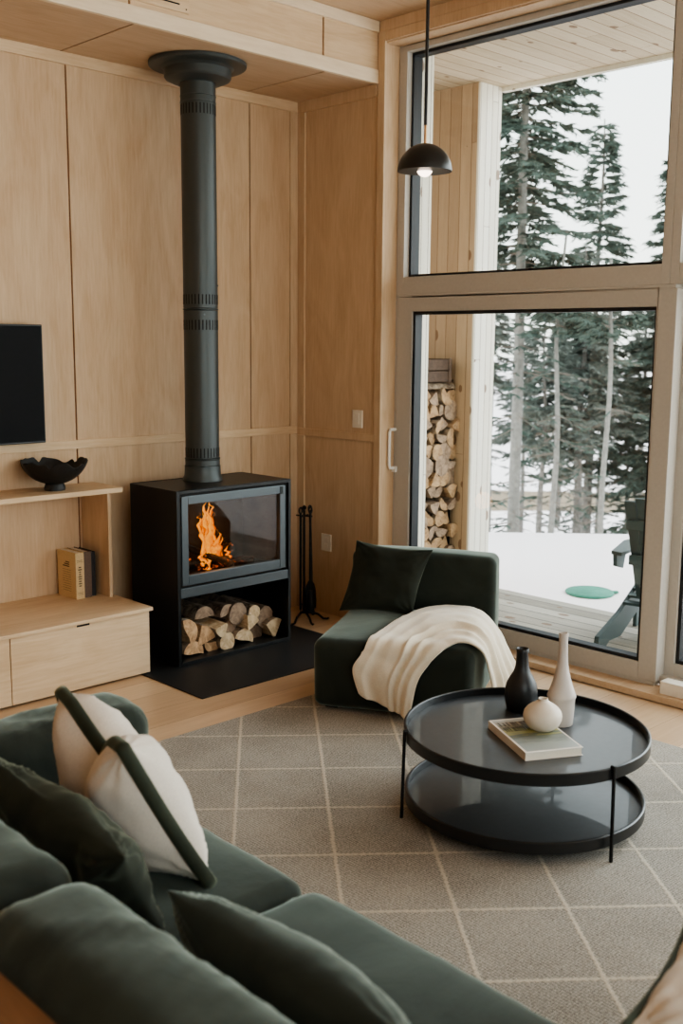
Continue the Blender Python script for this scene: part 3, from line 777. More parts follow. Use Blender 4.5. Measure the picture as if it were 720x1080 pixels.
# burning logs and the fire
for i, (x, y, z, rz, rx, R, L, kk, lb) in enumerate([
  (3.42, 4.64, .492, 70, 0, .034, .34, 'round', 'charred log lying across the firebox floor behind the glass'),
  (3.47, 4.62, .535, 35, 18, .030, .30, 'half', 'burning split log leaning up to the left in the flames'),
  (3.55, 4.66, .515, 110, -10, .032, .30, 'round', 'glowing log propped to the right in the flames'),
  (3.66, 4.62, .484, 60, 0, .026, .20, 'half', 'short charred log end at the right of the fire')]):
    m = log_mesh(kk, R, L, 30+i, 0, 0); o = m.build('burning_log', [M['ember'], M['ember'] if i else M['end_warm']], smooth=True, angle=40)
    o.location = (x, y, z); o.rotation_euler = (radians(rx), 0, radians(rz)); tag(o, lb, 'log', 'logs burning in the firebox')
def flames():
    m = MB(); rnd = random.Random(4)
    tongues = [ # x, y, base z, height, radius, sway
     (3.475, 4.62, .485, .37, .030, .020), (3.450, 4.63, .50, .30, .022, -.015), (3.505, 4.61, .48, .30, .026, -.02),
     (3.540, 4.63, .47, .17, .022, .03), (3.585, 4.62, .465, .12, .018, .03), (3.43, 4.60, .465, .11, .020, -.03), (3.50, 4.60, .47, .21, .030, .02),
     (3.425, 4.62, .66, .12, .012, -.02), (3.50, 4.64, .66, .19, .016, .0), (3.455, 4.60, .46, .10, .022, .01), (3.475, 4.64, .60, .26, .018, -.02)]
    for (x, y, z, hh, R, sw) in tongues:
        n = 14; K = 34; vs = []; ph = rnd.uniform(0, 6)
        for j in range(K+1):
            s = j/K; rad = R*(sin(PI*min(1, s*.95+.14))**.7)*(1-s)**.45; rad = max(rad, .0005)
            o1 = noise.noise(Vector((s*5+ph, ph, .3)))*.040*s**.6; o2 = noise.noise(Vector((s*11, ph*2, 1.7)))*.020*s**.5
            cx = x+sw*s+o1+o2; cy = y+.012*cos(6*s+ph)*s
            for k in range(n):
                a = 2*PI*k/n; w = 1+.75*noise.noise(Vector((cos(a)*1.3+ph, sin(a)*1.3, s*9*hh/.3)))
                vs.append((cx+rad*w*cos(a)*1.15, cy+rad*w*.6*sin(a), z+hh*s))
        m.add(vs, [[j*n+k, j*n+(k+1) % n, (j+1)*n+(k+1) % n, (j+1)*n+k] for j in range(K) for k in range(n)])
    o = m.build('fire', M['flame'], smooth=True, angle=180, merge=False); o['kind'] = 'stuff'
    tag(o, 'tall orange flames burning behind the stove glass', 'fire')
flames()

# ------------------------------------------------------------------ fireplace tools
tx, ty = 4.285, 4.735
T = thing('tool_stand', 'black iron stand on curved feet in the corner beside the stove', 'tool stand', (tx, ty, 0))
m = MB(); m.tube([(tx, ty, .045), (tx, ty, .69)], .0075, 10); part(m, 'pole', M['iron'], T, smooth=True)
for a in (200, 250, 320, 20):
    a = radians(a); dx, dy = cos(a), sin(a)
    m = MB(); m.tube([(tx+dx*s, ty+dy*s, z) for s, z in ((0, .05), (.04, .055), (.09, .035), (.12, .008), (.145, .006), (.155, .012))], [.008, .008, .0075, .007, .006, .005], 8)
    part(m, 'foot', M['iron'], T, smooth=True)
m = MB(); m.tube([(tx-.05, ty-.02, .655), (tx+.05, ty+.02, .655)], .005, 8); m.tube([(tx+.02, ty-.05, .655), (tx-.02, ty+.05, .655)], .005, 8); m.lathe([(.001, .69), (.012, .695), (.014, .71), (.001, .722)], 16, (tx, ty))
part(m, 'hook_crossbar', M['iron'], T, smooth=True)
def hook_tool(name, label, cat, x, y, tilt, head):
    t = thing(name, label, cat, (x, y, .64), rz=0, rot=(tilt[0], tilt[1], 0), group='fireplace tools on the stand')
    m = MB(); m.tube([(0, 0, .04-.0), (0, 0, -.56)], .0075, 8)
    m.tube([(.012*cos(a), 0, .055+.018*sin(a)) for a in [k*2*PI/12 for k in range(13)]], .0055, 6)
    part(m, 'handle_rod', M['iron'], t, False, smooth=True)
    m = MB(); head(m); part(m, {'poker': 'hook_tip', 'ash_shovel': 'shovel_blade', 'hearth_brush': 'brush_head'}[name], M['iron'], t, False, smooth=True)
def hd_poker(m): m.tube([(0, 0, -.53), (0, 0, -.575)], [.007, .002], 8); m.tube([(0, 0, -.52), (.02, 0, -.535), (.03, 0, -.515)], [.005, .004, .002], 8)
def hd_shovel(m):
    vs = []; 
    prof = [(-.40, .012), (-.43, .034), (-.47, .044), (-.54, .047), (-.585, .043)]
    for z, w in prof:
        for s in (-1, -.6, 0, .6, 1): vs.append((s*w, -.008*(1-abs(s)**2)*-1 + (.012 if abs(s) == 1 else 0), z))
    n = 5; m.add(vs, [[i*n+j, i*n+j+1, (i+1)*n+j+1, (i+1)*n+j] for i in range(4) for j in range(4)])
    m.add([(v[0], v[1]+.003, v[2]) for v in vs], [[i*n+j, (i+1)*n+j, (i+1)*n+j+1, i*n+j+1] for i in range(4) for j in range(4)])
def hd_brush(m): m.lathe([(.006, -.44), (.016, -.445), (.018, -.47), (.022, -.50), (.028, -.585), (.001, -.59)], 20)
hook_tool('poker', 'black iron poker hanging at the left of the tool stand', 'poker', tx-.05, ty-.024, (0, 0), hd_poker)
hook_tool('hearth_brush', 'black hearth brush hanging at the middle of the tool stand', 'brush', tx+.006, ty-.05, (0, 0), hd_brush)
hook_tool('ash_shovel', 'black ash shovel hanging at the right of the tool stand', 'shovel', tx+.05, ty-.0, (0.0, -.035), hd_shovel)

# ------------------------------------------------------------------ rug
m = MB(); m.box(.79, 4.035, -.6, 3.635, 0, .011)
o = m.build('area_rug', M['rug'], bevel=.004); tag(o, 'grey woven rug with pale diamond lines under the sofa and coffee table', 'rug')

# ------------------------------------------------------------------ armless chair (local: x across the width, y towards the back)
ca = radians(-60)
CH = thing('armless_chair', 'low dark green velvet armless chair by the sliding door', 'armchair', (3.207, 3.485, .0112), ca)
def seat_wr(p, n):
    e = min(p.y, 1)
    w = .0035*fbm(p, 5, 3)
    if n.z > .1: w += .004*noise.noise(Vector((p.x*26, p.y*3, 2)))*math.exp(-((p.y-.02)/.12)**2)
    return w
m = MB(); soft(m, 0, .75, 0, .70, .012, .335, .045, (.006, .006, .012, 0, 0, .022), .03, seat_wr)
part(m, 'seat', M['velvet'], CH, False, smooth=True, angle=180)
m = MB(); soft(m, .002, .748, .665, .85, .012, .632, .04, (.004, .004, .010, .01, 0, .012), .03, lambda p, n: .003*fbm(p, 5, 8))
part(m, 'backrest', M['velvet'], CH, False, smooth=True, angle=180)
for x, y in ((.08, .08), (.67, .08), (.08, .77), (.67, .77)):
    m = MB(); m.box(x-.03, x+.03, y-.03, y+.03, 0, .03); part(m, 'foot', M['black'], CH, False)

CM = Matrix.Translation((3.207, 3.485, .0112)) @ Matrix.Rotation(ca, 4, 'Z')
def L2W(p): return CM @ Vector(p)
pillow('throw_cushion', 'dark green velvet cushion leaning on the backrest of the armless chair', 
       [L2W(p) for p in ((.05, .585, .70), (.445, .58, .675), (.365, .50, .352), (-.015, .50, .348))], .13, M['velvet_dark'], 40, 5, .012, .08)

# cream throw over the chair corner
def catmull(P, t):
    n = len(P)-1; s = t*n; i = min(int(s), n-1); f = s-i
    p0, p1, p2, p3 = P[max(i-1, 0)], P[i], P[i+1], P[min(i+2, n)]
    return .5*((2*p1)+(p2-p0)*f+(2*p0-5*p1+4*p2-p3)*f*f+(3*p1-p0-3*p2+p3)*f**3)
def throw():
    O = [(.235, -.03, .115), (.205, -.035, .225), (.245, -.022, .30), (.285, .10, .36), (.33, .32, .375), (.41, .50, .39), (.546, .60, .395), (.69, .575, .385), (.79, .47, .33), (.85, .43, .22), (.91, .43, .10), (.95, .44, .012)]
    I = [(.475, -.037, .012), (.488, -.037, .10), (.505, -.032, .185), (.545, -.028, .262), (.60, -.012, .325), (.65, .02, .362), (.69, .03, .368), (.74, .03, .360), (.778, .04, .318), (.79, .075, .24), (.80, .13, .13), (.805, .17, .012)]
    O = [Vector(p) for p in O]; I = [Vector(p) for p in I]
    NS, NT = 120, 70
    c0 = Vector((.375, .35, .165)); hb = Vector((.375, .36, .182)); r = .05
    def push(p, d=.012):
        q = p-c0; inn = Vector([max(-(hb[i]-r), min(hb[i]-r, q[i])) for i in range(3)]); e = q-inn
        if e.length < r+d:
            if e.length < 1e-6:
                # inside core: push to the closest face among top, front, right
                k = min((hb.z-q.z, 2), (hb.x-q.x, 0), (q.y+hb.y, 1))
                q = q.copy()
                if k[1] == 2: q.z = hb.z+d
                elif k[1] == 0: q.x = hb.x+d
                else: q.y = -hb.y-d
                return q+c0
            return c0+inn+e.normalized()*(r+d)
        return p
    G = []
    for i in range(NS+1):
        s = i/NS; o = catmull(O, s); n = catmull(I, s); row = []
        for j in range(NT+1):
            t = j/NT
            p = o.lerp(n, t)
            mid = sin(PI*t)*sin(PI*s)
            p = p+Vector((.0, 0, .03*mid))
            if s < .12: p.z += (-.006*sin(t*7+.5)-.012*max(0, 1-abs(t-.66)/.08))*(1-s/.12)
            row.append(push(p))
        G.append(row)
    # smooth a little after pushing
    for _ in range(3):
        H = [r[:] for r in G]
        for i in range(1, NS):
            for j in range(1, NT): H[i][j] = push((G[i-1][j]+G[i+1][j]+G[i][j-1]+G[i][j+1])/4, .011)
        G = H
    vs = []
    for i in range(NS+1):
        for j in range(NT+1):
            s, t = i/NS, j/NT
            a = G[min(i+1, NS)][j]-G[max(i-1, 0)][j]; b = G[i][min(j+1, NT)]-G[i][max(j-1, 0)]
            nrm = a.cross(b).normalized()
            if nrm.dot(G[i][j]-c0) < 0: nrm = -nrm
            hang = max(0, (s-.70)/.30)+max(0, (.24-s)/.24)
            wob = .05*sin(s*5+1)
            f = lambda c, w, A: A*math.exp(-((t+wob-c)/w)**2)
            d = f(.80, .035, .012)+f(.66, .03, .016)*(.4+sin(PI*s)) - f(.73, .03, .006) + f(.93, .05, .010)
            d += f(.22, .05, .006)+f(.45, .07, .007)*sin(PI*s)
            d += .016*max(0, (s-.68)/.32)*(1+sin(t*2*PI*4.2+s*2))*1.0
            d += .008*max(0, (.3-s)/.3)*(1+sin(t*2*PI*2.3+s*5))
            d += .0035*fbm(G[i][j], 14, 2)
            vs.append(G[i][j]+nrm*(d+.003))
    m = MB(); m.add(vs, [[i*(NT+1)+j, (i+1)*(NT+1)+j, (i+1)*(NT+1)+j+1, i*(NT+1)+j+1] for i in range(NS) for j in range(NT)])
    o = m.build('throw_blanket', M['throw'], smooth=True, angle=180); o.matrix_world = CM
    sm = o.modifiers.new('thick', 'SOLIDIFY'); sm.thickness = .008; sm.offset = 1
    tag(o, 'cream fleece throw blanket draped over the front corner of the armless chair', 'blanket')
throw()

# ------------------------------------------------------------------ sectional sofa
SF = thing('sectional_sofa', 'large dark green velvet sectional sofa in the foreground on the rug', 'sofa', (1.3, 1.5, .0112))
def swr(seed):
    def f(p, n):
        w = .004*fbm(p, 4.5, seed)
        # gathers that run in from the seams
        for ys in (2.62, 1.84, 1.02, .20):
            d = abs(p.y-ys)
            if d < .22: w += .0045*noise.noise(Vector((p.x*30, ys*3, p.z*30)))*math.exp(-d/.07)
        if n.x > .3: w += .003*noise.noise(Vector((p.y*28, p.z*5, seed)))
        return w
    return f
def bwr(seed):
    def f(p, n):
        w = .006*fbm(p, 4, seed)
        w += .010*noise.noise(Vector((p.x*4+p.y*5, p.y*24+p.x*16, seed)))*(.5+.5*max(0, n.z))
        return w
    return f
for i, (a, b) in enumerate(((1.845, 2.615), (1.025, 1.838), (.20, 1.018))):
    m = MB(); soft(m, .99, 1.70, a, b, .04, .352, .055, (0, .012, .006, .006, 0, .026), .035, swr(i+2)); part(m, 'seat', M['velvet'], SF, smooth=True, angle=180)
    m = MB(); soft(m, .79, 1.06, a+(.0 if i else .0), b, .04, .632, .085, (.012, .012, .006, .006, 0, .016), .03, bwr(i+6)); part(m, 'backrest', M['velvet'], SF, smooth=True, angle=180)
m = MB(); soft(m, .775, 1.76, 2.622, 2.875, .04, .60, .07, (0, .008, .01, .01, 0, .012), .03, bwr(11)); part(m, 'end_backrest', M['velvet'], SF, smooth=True, angle=180)
m = MB(); soft(m, 1.712, 2.55, .12, .945, .04, .352, .055, (0, .01, .01, .012, 0, .022), .04, swr(9)); part(m, 'chaise_seat', M['velvet'], SF, smooth=True, angle=180)
m = MB(); m.box(.80, 1.68, .22, 2.60, .018, .06); part(m, 'base_frame', M['black'], SF)
for x, y in ((.84, .26), (.84, 2.82), (1.64, 2.82), (1.64, .26), (2.45, .2), (2.45, .86), (1.64, 1.8), (.84, 1.8)):
    m = MB(); m.box(x-.03, x+.03, y-.03, y+.03, .0115, .05); part(m, 'foot', M['black'], SF)

pillow('throw_cushion', 'pale linen cushion with dark green velvet edge standing on the sofa',
       [(1.290, 2.06, .752), (1.375, 2.50, .765), (1.485, 2.54, .375), (1.475, 1.97, .375)], .25, M['linen'], 48, 3, .012, .10, dent=.22, trim=M['velvet_trim'], trim_r=.0135)
pillow('throw_cushion', 'wrinkled olive green cushion tucked behind the linen cushion on the sofa',
       [(1.125, 1.80, .63), (1.115, 2.42, .68), (1.26, 2.44, .385), (1.25, 1.84, .385)], .17, M['velvet_dark'], 44, 9, .022, .10)
pillow('throw_cushion', 'dark green cushion leaning on the nearer sofa backrest in the foreground',
       [(1.145, 1.00, .60), (1.14, 1.67, .605), (1.27, 1.70, .40), (1.27, 1.04, .40)], .17, M['velvet'], 44, 13, .011, .09)
pillow('throw_cushion', 'cream cushion with green velvet edge lying at the lower right corner of the sofa',
       [(1.60, .90, .455), (2.12, 1.03, .455), (2.22, .52, .455), (1.70, .40, .455)], .16, M['linen'], 44, 17, .016, .08, trim=M['velvet_trim'], trim_r=.014)
SC = thing('console_table', 'brown wooden console table behind the sofa backrest at the lower left corner', 'table', (.55, 1.0, 0))
pbox('table_top', M['walnut'], SC, .36, .768, -.3, 2.4, .57, .60, bevel=.003)
for x, y in ((.38, -.28), (.38, 2.34), (.70, -.28), (.70, 2.34)): pbox('leg', M['walnut'], SC, x, x+.04, y, y+.04, 0, .57)

# ------------------------------------------------------------------ coffee table
TX, TY, TZ = 3.038, 2.16, .0112
TB = thing('coffee_table', 'round black two-tier coffee table with raised rims on the rug', 'coffee table', (TX, TY, TZ))
def tray(name, r, zb, zt):
    m = MB(); m.lathe([(.0001, zb+.004), (r-.0125, zb+.004), (r-.0125, zb+.017), (.0001, zb+.017)], 120, (TX, TY))
    a = part(m, name, M['table'], TB, smooth=True, angle=30)
    m = MB(); m.lathe([(r-.012, zb+.003), (r-.006, zb), (r, zb+.004), (r, zt-.003), (r-.004, zt), (r-.009, zt), (r-.012, zt-.003)], 120, (TX, TY), closed=True)
    b = part(m, 'raised_rim', M['black'], TB, smooth=True, angle=30); b.parent = a
M['table'] = plain('black_stained_wood', (.018, .022, .026), .46, spec=1.0, coat=.35, nscale=40, var=.2, bstr=.03)
tray('upper_tray', .440, .290, .335); tray('lower_tray', .432, .050, .095)
for a in (-104, 145, 20):
    a = radians(a); x, y = TX+.447*cos(a), TY+.447*sin(a)
    m = MB(); m.tube([(x+.006*cos(a), y+.006*sin(a), TZ), (x, y, .338)], .0062, 12); m.tube([(x-.012*cos(a), y-.012*sin(a), .336), (x+.004*cos(a), y+.004*sin(a), .336)], .0065, 8)
    part(m, 'leg', M['iron'], TB, smooth=True)

zt = .3072
def vase(name, label, x, y, z, prof, mat, n=56, cat='vase', wob=0):
    m = MB(); m.lathe(prof, n)
    if wob:
        for v in m.v:
            v.x += .004*sin(v.z*22)*wob; v.y += .003*cos(v.z*17)*wob
    o = m.build(name, mat, smooth=True, angle=50); o.location = (x, y, z); return tag(o, label, cat)
vase('bottle_vase', 'matte black bottle vase with narrow neck on the coffee table', 3.235, 2.325, zt,
     [(.0001, 0), (.048, 0), (.054, .004), (.061, .03), (.0635, .055), (.062, .085), (.056, .108), (.045, .130), (.033, .150), (.0265, .17), (.0235, .20), (.023, .225), (.0245, .240), (.0225, .243), (.019, .240), (.0185, .2), (.02, .17), (.0001, .13)], M['ceramic_black'])
vase('bottle_vase', 'tall warm grey bottle vase with long thin neck on the coffee table', 3.212, 2.128, zt,
     [(.0001, 0), (.044, 0), (.047, .003), (.049, .06), (.0505, .10), (.053, .106), (.053, .112), (.048, .125), (.040, .148), (.031, .178), (.024, .208), (.0195, .238), (.0175, .27), (.0165, .31), (.0165, .335), (.0175, .348), (.0155, .349), (.013, .34), (.013, .25), (.0001, .2)], M['ceramic_grey'], wob=.5)
vase('bud_vase', 'small round cream bud vase standing on the book', 3.052, 2.097, .3373,
     [(.0001, 0), (.036, 0), (.046, .005), (.060, .020), (.068, .038), (.0695, .052), (.066, .066), (.056, .080), (.042, .091), (.028, .099), (.0195, .105), (.017, .110), (.0175, .114), (.0155, .1145), (.012, .110), (.014, .1), (.03, .088), (.0001, .05)], M['ceramic_cream'])
# photo book
BK = thing('photo_book', 'thick white photo book with a grassy landscape cover on the coffee table', 'book', (2.994, 2.089, zt), radians(-29))
w, d = .1075, .160
m = MB(); m.box(-w, w, -d, d, 0, .0025); m.box(-w, w, -d, d, .0272, .0297); m.box(-w, -w+.003, -d, d, .0025, .0272)
part(m, 'hard_cover', M['white_cover'], BK, False, bevel=.0008)
m = MB(); m.box(-w+.003, w-.004, -d+.004, d-.004, .0026, .0271); part(m, 'page_block', M['paper'], BK, False)
m = MB(); m.box(-w+.009, w-.006, -d+.009, d-.008, .0297, .0300); part(m, 'cover_picture', M['cover_art'], BK, False)
m = MB(); rnd = random.Random(12)
for row, (yb, hh, n_) in enumerate(((.088, .042, 9), (.035, .046, 11))):
    x = -w+.02
    for k in range(n_):
        sx = rnd.uniform(.010, .015); h2 = hh*rnd.uniform(.75, 1)
        typ = rnd.randint(0, 3)
        m.box(x, x+.0036, yb, yb+h2, .0300, .0303)
        if typ in (0, 2): m.box(x+.0022, x+sx*.6, yb+h2*.5, yb+h2*.5+.002, .0300, .0302)
        if typ in (0, 1): m.box(x+sx*.6, x+sx*.6+.0036, yb, yb+h2, .0300, .0303)
        if typ == 3: m.box(x+.0022, x+sx*.6, yb+h2-.002, yb+h2, .0300, .0302)
        x += sx+.004
        if x > w-.03: break
part(m, 'title_lettering', M['ink_dark'], BK, False)

# ------------------------------------------------------------------ pendant lamp
px, py, pz = 3.117, 2.770, 2.362
PL = thing('pendant_lamp', 'small black dome pendant lamp hanging on a thin black rod', 'pendant lamp', (px, py, pz))
m = MB(); K = 20
outer = [(.103*cos(PI/2*k/K), -.018+.102*sin(PI/2*k/K)) for k in range(K+1)]
inner = [(max(.0001, .100*cos(PI/2*k/K)), -.018+.098*sin(PI/2*k/K)) for k in range(K, -1, -1)]
m.T = Matrix.Translation((px, py, pz)); m.lathe([(max(r, .0001), z) for r, z in outer]+inner+[outer[0]], 64)
part(m, 'lamp_shade', M['black'], PL, smooth=True, angle=40)
m = MB(); m.tube([(px, py, pz+.083), (px, py, pz+.15)], .0055, 12); part(m, 'brass_stem', M['brass'], PL, smooth=True)
m = MB(); m.tube([(px, py, pz+.1495), (px, py, ZC-.01)], .0068, 12); part(m, 'rod', M['black'], PL, smooth=True)
m = MB(); m.lathe([(.0001, ZC-.022), (.055, ZC-.022), (.06, ZC-.018), (.06, ZC)], 40, (px, py)); part(m, 'ceiling_canopy', M['black'], PL, smooth=True, angle=40)
m = MB(); m.lathe([(.016, pz+.02), (.016, pz+.075)], 24, (px, py)); part(m, 'bulb_holder', M['brass'], PL, smooth=True)
m = MB(); m.T = Matrix.Translation((px, py, pz-.008)); m.lathe([(max(.0001, .030*sin(PI*k/16)), -.030*cos(PI*k/16)) for k in range(17)], 32)
part(m, 'bulb', M['bulb'], PL, smooth=True, angle=180)

# ------------------------------------------------------------------ porch outside
m = MB(); m.box(4.8, 6.05, -4, 4.69, -.12, -.05); m.box(4.8, 5.82, 4.69, 5.75, -.12, -.05); struct(m, 'floor_deck', M['deck'])
m = MB(); m.box(4.8, 5.82, 4.69, 5.76, 3.43, 3.6); m.box(4.8, 6.07, -4, 4.69, 3.43, 3.6); m.box(5.82, 6.07, 4.69, 5.76, 3.43, 3.6); struct(m, 'ceiling_porch', M['soffit'])
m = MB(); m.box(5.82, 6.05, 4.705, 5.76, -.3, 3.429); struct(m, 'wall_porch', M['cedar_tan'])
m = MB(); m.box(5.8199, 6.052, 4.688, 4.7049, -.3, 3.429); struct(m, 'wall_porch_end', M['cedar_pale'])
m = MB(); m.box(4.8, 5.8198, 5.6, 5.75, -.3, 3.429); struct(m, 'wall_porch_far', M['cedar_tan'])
m = MB(); m.box(4.741, 4.86, 4.262, 4.3345, -.05, 3.429); struct(m, 'trim_15', M['cedar_pale'])
m = MB(); m.box(6.051, 6.09, -4, 4.69, 3.40, 3.62); struct(m, 'trim_16', M['cedar_pale'])

# stacked firewood
vars_ = []
for i in range(10):
    kind = ('round', 'half', 'wedge', 'half', 'wedge')[i % 5]
    mm = log_mesh(kind, .056+.008*(i % 3), .27, 100+i, 0, 0)
    vars_.append((kind, mm, ('end_stack', 'end_grey', 'end_stack', 'end_grey')[i % 4], ('bark', 'bark_dark')[i % 2]))
proto = []
rnd = random.Random(21); cnt = 0
rows = 15; zb = -.05+.055
for rw in range(rows):
    n_ = 6; off = .03 if rw % 2 else 0
    for k in range(n_):
        x = 5.765-off-k*.094+rnd.uniform(-.008, .008); z = zb+rw*.0945+rnd.uniform(-.006, .006); vi_ = 0
        vi = rnd.randrange(10)
        found = [q for q in proto if q[0] == vi]
        if not found:
            kd, mm, en, bk = vars_[vi]; o = mm.build('stacked_log', [M[bk], M[en]], smooth=True, angle=40); proto.append((vi, o))
        else:
            o = found[0][1].copy(); col.objects.link(o)
        o.location = (x+.012, 4.945+rnd.uniform(-.02, .03), z)
        R3 = Matrix.Rotation(radians(rnd.uniform(-4, 4)), 4, 'Z') @ Matrix.Rotation(rnd.uniform(0, 6.28), 4, 'Y')
        o.rotation_euler = R3.to_euler()
        tag(o, 'split firewood log in the tall stack on the porch', 'log', 'firewood stacked on the porch')
zt_ = zb+rows*.0945-.005
o = log_mesh('half', .045, .36, 140, 0, 0).build('stacked_log', [M['bark'], M['end_warm']], smooth=True, angle=40)
o.location = (5.62, 4.875, zt_-.01); o.rotation_euler = (0, 0, radians(88)); tag(o, 'reddish split log lying sideways on top of the porch stack', 'log')
ct = thing('wooden_crate', 'dark weathered wooden crate on top of the porch firewood stack', 'crate', (5.58, 4.98, zt_+.02))
cz = zt_+.02
m = MB()
for k in range(2): m.box(5.42, 5.74, 4.82, 4.832, cz+.004+k*.08, cz+.074+k*.08)
part(m, 'front_slats', M['crate'], ct)
pbox('side_board', M['crate'], ct, 5.42, 5.432, 4.832, 5.12, cz, cz+.16); pbox('side_board', M['crate'], ct, 5.728, 5.74, 4.832, 5.12, cz, cz+.16)
pbox('bottom_board', M['crate'], ct, 5.432, 5.728, 4.832, 5.12, cz, cz+.012)
for x in (5.42, 5.712): pbox('corner_post', M['crate'], ct, x, x+.028, 4.812, 4.8195, cz, cz+.165)
rk = thing('firewood_rack', 'thin dark metal rack holding the stacked firewood on the porch', 'rack', (5.5, 4.945, -.05))
for x in (5.19, 5.8125):
    for y in (4.865, 5.045): pbox('post', M['iron'], rk, x-.006, x+.006, y-.006, y+.006, -.0495, 1.45)
pbox('bottom_rail', M['iron'], rk, 5.197, 5.806, 4.859, 4.871, -.0495, -.04); pbox('bottom_rail', M['iron'], rk, 5.197, 5.806, 5.039, 5.051, -.0495, -.04)

# Adirondack chair on the deck (local +x is the way it faces)
AD = thing('adirondack_chair', 'dark grey-green slatted garden armchair on the deck seen from behind', 'garden chair', (5.24, 2.98, -.0495), radians(10))
for s in (-1, 1):
    m = MB(); m.prism([(-.04, 0), (.08, 0), (.14, .03), (.32, .02), (.74, .18), (.79, .31), (.72, .345), (.30, .175), (-.02, .09)], 1, s*.235-.014, s*.235+.014)
    part(m, 'seat_rail', M['resin'], AD, False, bevel=.003)
    m = MB(); m.prism([(.66, 0), (.73, 0), (.75, .50), (.65, .50)], 1, s*.264-.012, s*.264+.012); part(m, 'front_leg', M['resin'], AD, False, bevel=.003)
    m = MB(); m.prism([(.26, s*.22), (.28, s*.29), (.66, s*.36), (.80, s*.33), (.80, s*.24), (.62, s*.22), (.36, s*.215)], 2, .52, .542); part(m, 'armrest', M['resin'], AD, False, bevel=.003)
    m = MB(); m.prism([(.29, .45), (.40, .42), (.44, .52), (.28, .52)], 1, s*.268-.012, s*.268+.012); part(m, 'arm_bracket', M['resin'], AD, False, bevel=.003)
for k in range(7):
    y0 = -.24+k*.069; 
    m = MB(); a = (.44, .235); b = (.25, .85+.04*cos((k-3)/3*PI/2)); sp_ = .98
    yy0, yy1 = y0-.022, y0+.0455
    m.add([(a[0], yy0*.82, a[1]), (a[0], yy1*.82, a[1]), (b[0], yy1*sp_, b[1]), (b[0], yy0*sp_, b[1]), (a[0]+.016, yy0*.82, a[1]+.006), (a[0]+.016, yy1*.82, a[1]+.006), (b[0]+.016, yy1*sp_, b[1]+.006), (b[0]+.016, yy0*sp_, b[1]+.006)],
          [[0, 3, 2, 1], [4, 5, 6, 7], [0, 1, 5, 4], [1, 2, 6, 5], [2, 3, 7, 6], [3, 0, 4, 7]])
    part(m, 'back_slat', M['resin'], AD, False, bevel=.003)
m = MB(); m.box(.262, .279, -.235, .20, .68, .74); m.box(.328, .344, -.235, .20, .46, .52); part(m, 'back_crossbar', M['resin'], AD, False, bevel=.003)
for k in range(6):
    x = .36+k*.075; z = .205+(x-.36)*.40
    m = MB(); m.box(x, x+.066, -.235, .235, z, z+.016); part(m, 'seat_slat', M['resin'], AD, False, bevel=.003)

# ------------------------------------------------------------------ ground, snow, trees
def gz(n_, t_):
    base = -.16
    if n_ < 10.48: return base + .012*noise.noise(Vector((n_*.8, t_*.8, 0)))
    e = n_-10.48
    z = base-2.3*(1-math.exp(-e/1.6)) - .55*min(1, e/12)
    z += .18*noise.noise(Vector((n_*.35, t_*.35, 3)))*min(1, e/3)
    z += max(0, n_-60)*.035
    return z
N_ = Vector((.722, .692, 0)); T_ = Vector((.692, -.722, 0))
ns = [3.6+.2*i for i in range(35)]+[10.48, 10.6, 10.8, 11, 11.3, 11.7, 12.2, 12.8, 13.5, 14.3, 15.2, 16.5, 18, 20, 22, 24, 26, 28, 30, 33, 36, 40, 45, 50, 60, 75, 100, 140]
ts = [-60, -45, -35, -28, -22, -17, -13, -10, -8]+[-6+.5*i for i in range(25)]+[8, 10, 13, 17, 22, 28, 35, 45, 60]
m = MB()
vs = [tuple(N_*a+T_*b+Vector((0, 0, gz(a, b)))) for a in ns for b in ts]; w_ = len(ts)
m.add(vs, [[i*w_+j, (i+1)*w_+j, (i+1)*w_+j+1, i*w_+j+1] for i in range(len(ns)-1) for j in range(w_-1)])
def ground_mat():
    mt, nt, out = newmat('snowy_ground')
    tc = nd(nt, 'ShaderNodeTexCoord'); dt = nd(nt, 'ShaderNodeVectorMath', operation='DOT_PRODUCT'); dt.inputs[1].default_value = tuple(N_)
    nt.links.new(tc.outputs['Object'], dt.inputs[0]); d = dt.outputs['Value']
    n = noise_fac(nt, coords(nt, (.35, .35, .35)), 1.6, 6, .7, .5)
    far = nd(nt, 'ShaderNodeMapRange'); nt.links.new(d, far.inputs[0]); far.inputs[1].default_value = 12; far.inputs[2].default_value = 16; far.inputs[3].default_value = 0; far.inputs[4].default_value = .36
    band = math_n(nt, 'MULTIPLY', math_n(nt, 'MULTIPLY', math_n(nt, 'GREATER_THAN', d, 30), math_n(nt, 'LESS_THAN', d, 34.5)), .35)
    thr = math_n(nt, 'ADD', far.outputs[0], band)
    k = nd(nt, 'ShaderNodeMapRange'); nt.links.new(math_n(nt, 'SUBTRACT', thr, n), k.inputs[0]); k.inputs[1].default_value = -.03; k.inputs[2].default_value = .05
    c = mixc(nt, k.outputs[0], srgb(238, 228, 227), srgb(132, 116, 96))
    n3 = noise_fac(nt, coords(nt), 2.5, 4)
    bsdf(nt, out, c, .75, spec=.2, bump=n3, bstr=.4, bdist=.05); return mt
o = m.build('ground', ground_mat(), smooth=True, angle=180, merge=False); tag(o, kind='structure')
lid = MB(); 
for a, b in ((0, 0),):
    lid.lathe([(.0001, .012), (.085, .014), (.09, .011), (.172, .011), (.18, .006), (.182, -.004), (.17, -.02)], 48)
lid.box(.17, .215, -.03, .01, -.004, .009)
o = lid.build('ground_lid', M['teal'], smooth=True, angle=35); o.location = (6.81, 4.30, -.150); o.rotation_euler = (0, 0, -.75); tag(o, 'round green plastic cover lying in the snow beyond the deck', 'lid')

